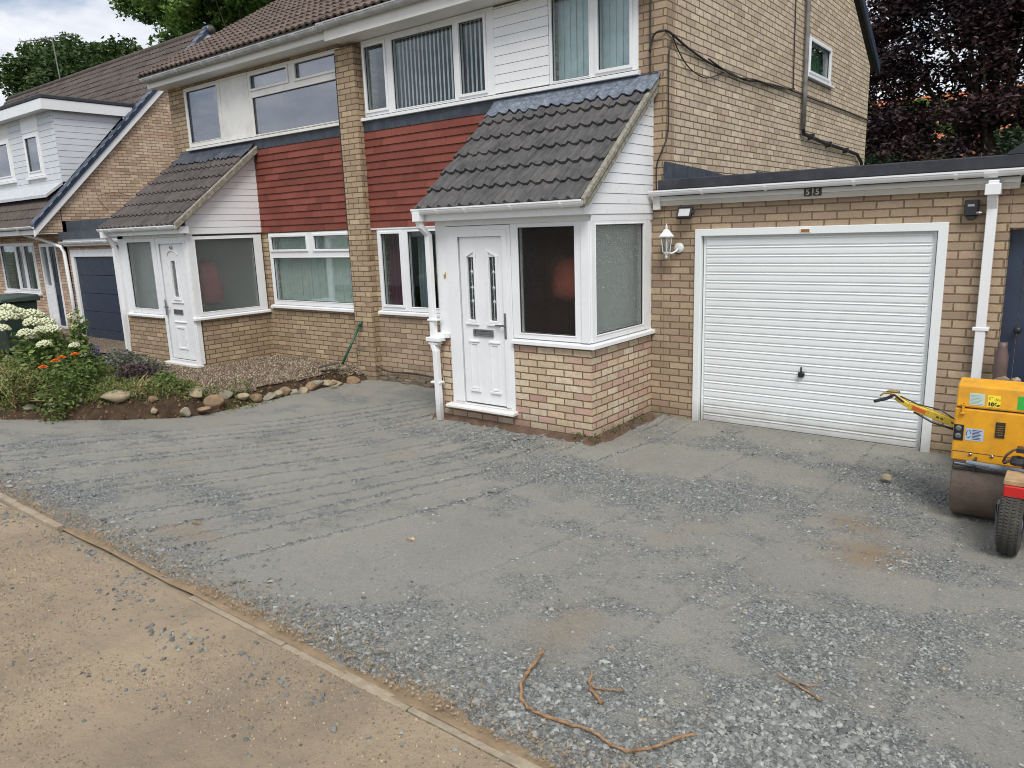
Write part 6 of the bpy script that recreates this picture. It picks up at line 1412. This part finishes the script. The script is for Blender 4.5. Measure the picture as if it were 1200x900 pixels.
# drum
m = MB(); m.lathe((-.635, 6.16, .272), [(.235, .0), (.262, .004), (.272, .014), (.272, .87), (.262, .88), (.23, .884)], 64, 'X'); dm = m.build('drum', DRUM, RR, bevel=0)
dm.data.polygons.foreach_set('use_smooth', [len(p.vertices) == 4 for p in dm.data.polygons])
m = MB(); m.wbox(-.63, .20, 5.90, 5.965, .405, .432); m.wbox(-.63, .2, 5.935, 5.965, .432, .455); m.wbox(-.50, -.485, 5.885, 5.95, .40, .50); m.build('scraper_bar', simple('oily_dark_steel', (.06, .055, .045), .5, .3, 12, metal=.4, dirt=(.2, .16, .1), dirt_amt=.5), RR, bevel=.004)
m = MB(); m.tube([(-.54, 5.87, .475), (-.36, 5.84, .475), (-.14, 5.82, .475)], .016, 10); m.tube([(-.40, 5.84, .475), (-.12, 5.81, .475)], .02, 10); m.tube([(-.62, 5.92, .445), (-.40, 5.88, .445), (-.25, 5.87, .438)], .007, 6); m.build('tow_rail', GREYMET, RR)
# trailer wheel unit in front
m = MB(); m.wbox(-.285, .12, 5.44, 5.66, .405, .48); m.wbox(-.285, .12, 5.66, 5.95, .43, .46); tb = m.build('towing_bracket', REDP, RR, bevel=.006)
m = MB(); m.wbox(-.29, .12, 5.45, 5.68, .482, .515); m.build('wooden_block', TIMBER, RR, bevel=.004)
wc = (-.232, 5.53, .215)
m = MB(); m.wbox(-.255, -.215, 5.50, 5.56, .36, .405); m.add([(-.315, 5.49, .335), (-.15, 5.49, .335), (-.15, 5.57, .335), (-.315, 5.57, .335), (-.258, 5.50, .385), (-.212, 5.50, .385), (-.212, 5.56, .385), (-.258, 5.56, .385)], [(0, 3, 2, 1), (4, 5, 6, 7), (0, 1, 5, 4), (1, 2, 6, 5), (2, 3, 7, 6), (3, 0, 4, 7)], WORLD)
m.wbox(-.315, -.305, 5.49, 5.57, .17, .335); m.wbox(-.160, -.150, 5.49, 5.57, .17, .335); m.build('wheel_fork', GREYMET, RR, bevel=.003)
wh = MB()
wh.lathe(wc, [(.12, -.062), (.165, -.066), (.196, -.056), (.209, -.034), (.212, 0), (.209, .034), (.196, .056), (.165, .066), (.12, .062)], 56, 'X')
wo = wh.build('wheel', simple('dusty_rubber', (.045, .042, .036), .85, .2, 12, bump=.5, bscale=60, dirt=(.15, .13, .10), dirt_amt=.7), RR, smooth=True)
tr = MB()
for k in range(60):
    a = 2*PI*k/60
    for x, r_, sk in ((-.045, .203, .03), (-.018, .2125, -.03), (.018, .2125, .03), (.045, .203, -.03)):
        q = []
        for dx, da in ((-.010, -.035+sk*.5), (.010, -.035-sk*.5), (.010, .035-sk*.5), (-.010, .035+sk*.5)):
            for rr_ in (r_-.01, r_+.005): q.append((wc[0]+x+dx, wc[1]+rr_*math.cos(a+da), wc[2]+rr_*math.sin(a+da)))
        tr.add(q, [(0, 2, 4, 6), (1, 7, 5, 3), (0, 1, 3, 2), (2, 3, 5, 4), (4, 5, 7, 6), (6, 7, 1, 0)], WORLD)
tr.build('tread', MATS['dusty_rubber'], wo)
MB().lathe(wc, [(.02, -.072), (.06, -.06), (.122, -.058), (.122, .058), (.06, .06), (.02, .072)], 28, 'X').build('rim', GREYMET, wo)
# cables/hoses over the bracket
m = MB(); m.tube([(-.33, 5.92, .50), (-.31, 5.80, .58), (-.27, 5.72, .645), (-.2, 5.7, .67), (-.1, 5.7, .68)], .009, 7); m.tube([(-.32, 5.9, .50), (-.29, 5.75, .56), (-.2, 5.7, .60), (-.1, 5.7, .6)], .013, 7); m.build('hose', simple('tan_hose', (.23, .18, .11), .6, .2, 20), RR, smooth=True)
m = MB(); m.lathe((-.235, 5.7, .575), [(.01, -.03), (.045, -.02), (.05, 0), (.04, .03), (.01, .04)], 14); m.lathe((-.17, 5.68, .56), [(.01, -.03), (.04, -.02), (.045, 0), (.03, .03), (.01, .04)], 14); m.wbox(-.25, -.16, 5.66, 5.74, .645, .672); m.build('control_knob', BLACKP, RR, smooth=False)
# handle
m = MB(); ha = Vector((-.60, 6.42, .585)); hb = Vector((-1.02, 6.46, .705)); hc = Vector((-1.17, 6.47, .76))
def bar(m, a, b2, w, h):
    d = (b2-a).normalized(); s = d.cross(Vector((0, 0, 1))).normalized(); u = s.cross(d); V = []
    for q in (a, b2):
        for su, ss in ((-1, -1), (-1, 1), (1, 1), (1, -1)): V.append(tuple(q+s*ss*w/2+u*su*h/2))
    m.add(V, [(0, 1, 2, 3), (7, 6, 5, 4), (0, 4, 5, 1), (1, 5, 6, 2), (2, 6, 7, 3), (3, 7, 4, 0)], WORLD)
bar(m, ha, hb, .06, .055); hd = m.build('handle', YELLOW2, RR, bevel=.004)
m = MB(); bar(m, ha.lerp(hb, .70), ha.lerp(hb, .93), .0635, .03); m.build('warning_label', simple('red_orange_label', (.55, .10, .03), .5, .1, 20), hd)
m = MB();
for t in (.15, .22, .40, .47): bar(m, ha.lerp(hb, t), ha.lerp(hb, t+.045), .063, .012)
m.build('print', INK, hd)
m = MB(); bar(m, hb, hc+Vector((.05, 0, .0)), .05, .04); m.build('handle_end', YELLOW2, hd, bevel=.004)
m = MB(); m.tube([hc+Vector((-.07, -.18, -.012)), hc+Vector((.0, -.08, .0)), hc+Vector((.02, 0, .005)), hc+Vector((.0, .12, .0)), hc+Vector((-.05, .2, -.01))], .014, 8); m.tube([hb, hb+Vector((-.05, -.02, .035)), hc+Vector((.02, -.05, .045))], .009, 6); m.build('grip', BLACKP, hd)
m = MB(); m.tube([hc+Vector((.05, -.06, .035)), hc+Vector((-.02, -.1, .045)), hc+Vector((-.05, -.1, .02))], .008, 6); m.tube([hc+Vector((-.01, .03, .04)), hc+Vector((.07, .0, .04))], .012, 8); m.build('lever', BRASS, hd)
m = MB(); m.tube([hc+Vector((.08, 0, .01)), (-.95, 6.45, .72), (-.80, 6.44, .70), (-.66, 6.42, .62)], .006, 6); m.tube([(-.98, 6.44, .66), (-.85, 6.42, .60), (-.7, 6.42, .56), (-.62, 6.4, .555)], .009, 6); m.build('cable', BLACKP, hd)

# ------------------------------------------------------------------ camera, light, world
CAMF, YAW, PIT, ROL, ZC = 866.2577, math.radians(-37.92112), math.radians(11.82023), math.radians(-1.947005), 2.18582
f = Vector((math.sin(YAW)*math.cos(PIT), math.cos(YAW)*math.cos(PIT), -math.sin(PIT))); r = Vector((math.cos(YAW), -math.sin(YAW), 0)); u = r.cross(f)
r2 = r*math.cos(ROL)+u*math.sin(ROL); u2 = -r*math.sin(ROL)+u*math.cos(ROL)
cam = bpy.data.cameras.new('camera'); co = bpy.data.objects.new('camera', cam); COL.objects.link(co); scene.camera = co
co.matrix_world = Matrix(((r2.x, u2.x, -f.x, 0), (r2.y, u2.y, -f.y, 0), (r2.z, u2.z, -f.z, ZC), (0, 0, 0, 1)))
cam.sensor_width = 36; cam.lens = 36*CAMF/1200; cam.clip_end = 1500; cam.clip_start = .05
SUN_AZ, SUN_EL = math.radians(140), math.radians(52)
sd_ = Vector((math.sin(SUN_AZ)*math.cos(SUN_EL), math.cos(SUN_AZ)*math.cos(SUN_EL), math.sin(SUN_EL)))
sl = bpy.data.lights.new('sun', 'SUN'); sl.energy = 2.3; sl.angle = math.radians(26); sl.color = (1, .965, .91)
so = bpy.data.objects.new('sun', sl); COL.objects.link(so); so.rotation_euler = sd_.to_track_quat('Z', 'Y').to_euler()
wd = bpy.data.worlds.new('World'); scene.world = wd; wd.use_nodes = True; nt = wd.node_tree; nt.nodes.clear(); b = NB(nt)
sky = nt.nodes.new('ShaderNodeTexSky'); sky.sky_type = 'NISHITA'; sky.sun_disc = False; sky.sun_elevation = SUN_EL; sky.sun_rotation = SUN_AZ; sky.dust_density = 1.5
tc = nt.nodes.new('ShaderNodeTexCoord'); g = b.sep(tc.outputs['Generated'])
zz = b.math('MAXIMUM', g[2], .05); cv = b.comb(b.math('DIVIDE', g[0], b.math('ADD', zz, .25)), b.math('DIVIDE', g[1], b.math('ADD', zz, .25)), 0)
n1 = b.noise(cv, 1.6, 7, .58, .3); n2 = b.noise(cv, 3.1, 6, .6)
cloud = b.mix(b.rng(n2, .32, .68, 0, 1), (5.3, 5.7, 6.6), (8.8, 9.0, 9.3))
cover = b.rng(n1, .36, .48, 0, 1)
skyc = b.mix(cover, sky.outputs[0], cloud)
bg = nt.nodes.new('ShaderNodeBackground'); b.set(bg.inputs[0], skyc); bg.inputs[1].default_value = .10
wo_ = nt.nodes.new('ShaderNodeOutputWorld'); nt.links.new(bg.outputs[0], wo_.inputs[0])
scene.view_settings.view_transform = 'Standard'; scene.view_settings.look = 'None'; scene.view_settings.gamma = 1; scene.view_settings.exposure = 0.31; scene.view_settings.use_curve_mapping = False
scene.cycles.pixel_filter_type = 'BLACKMAN_HARRIS'; scene.cycles.filter_width = 1.0
scene.cycles.max_bounces = 8; scene.cycles.transparent_max_bounces = 16; scene.cycles.use_denoising = True; scene.cycles.sample_clamp_indirect = 5
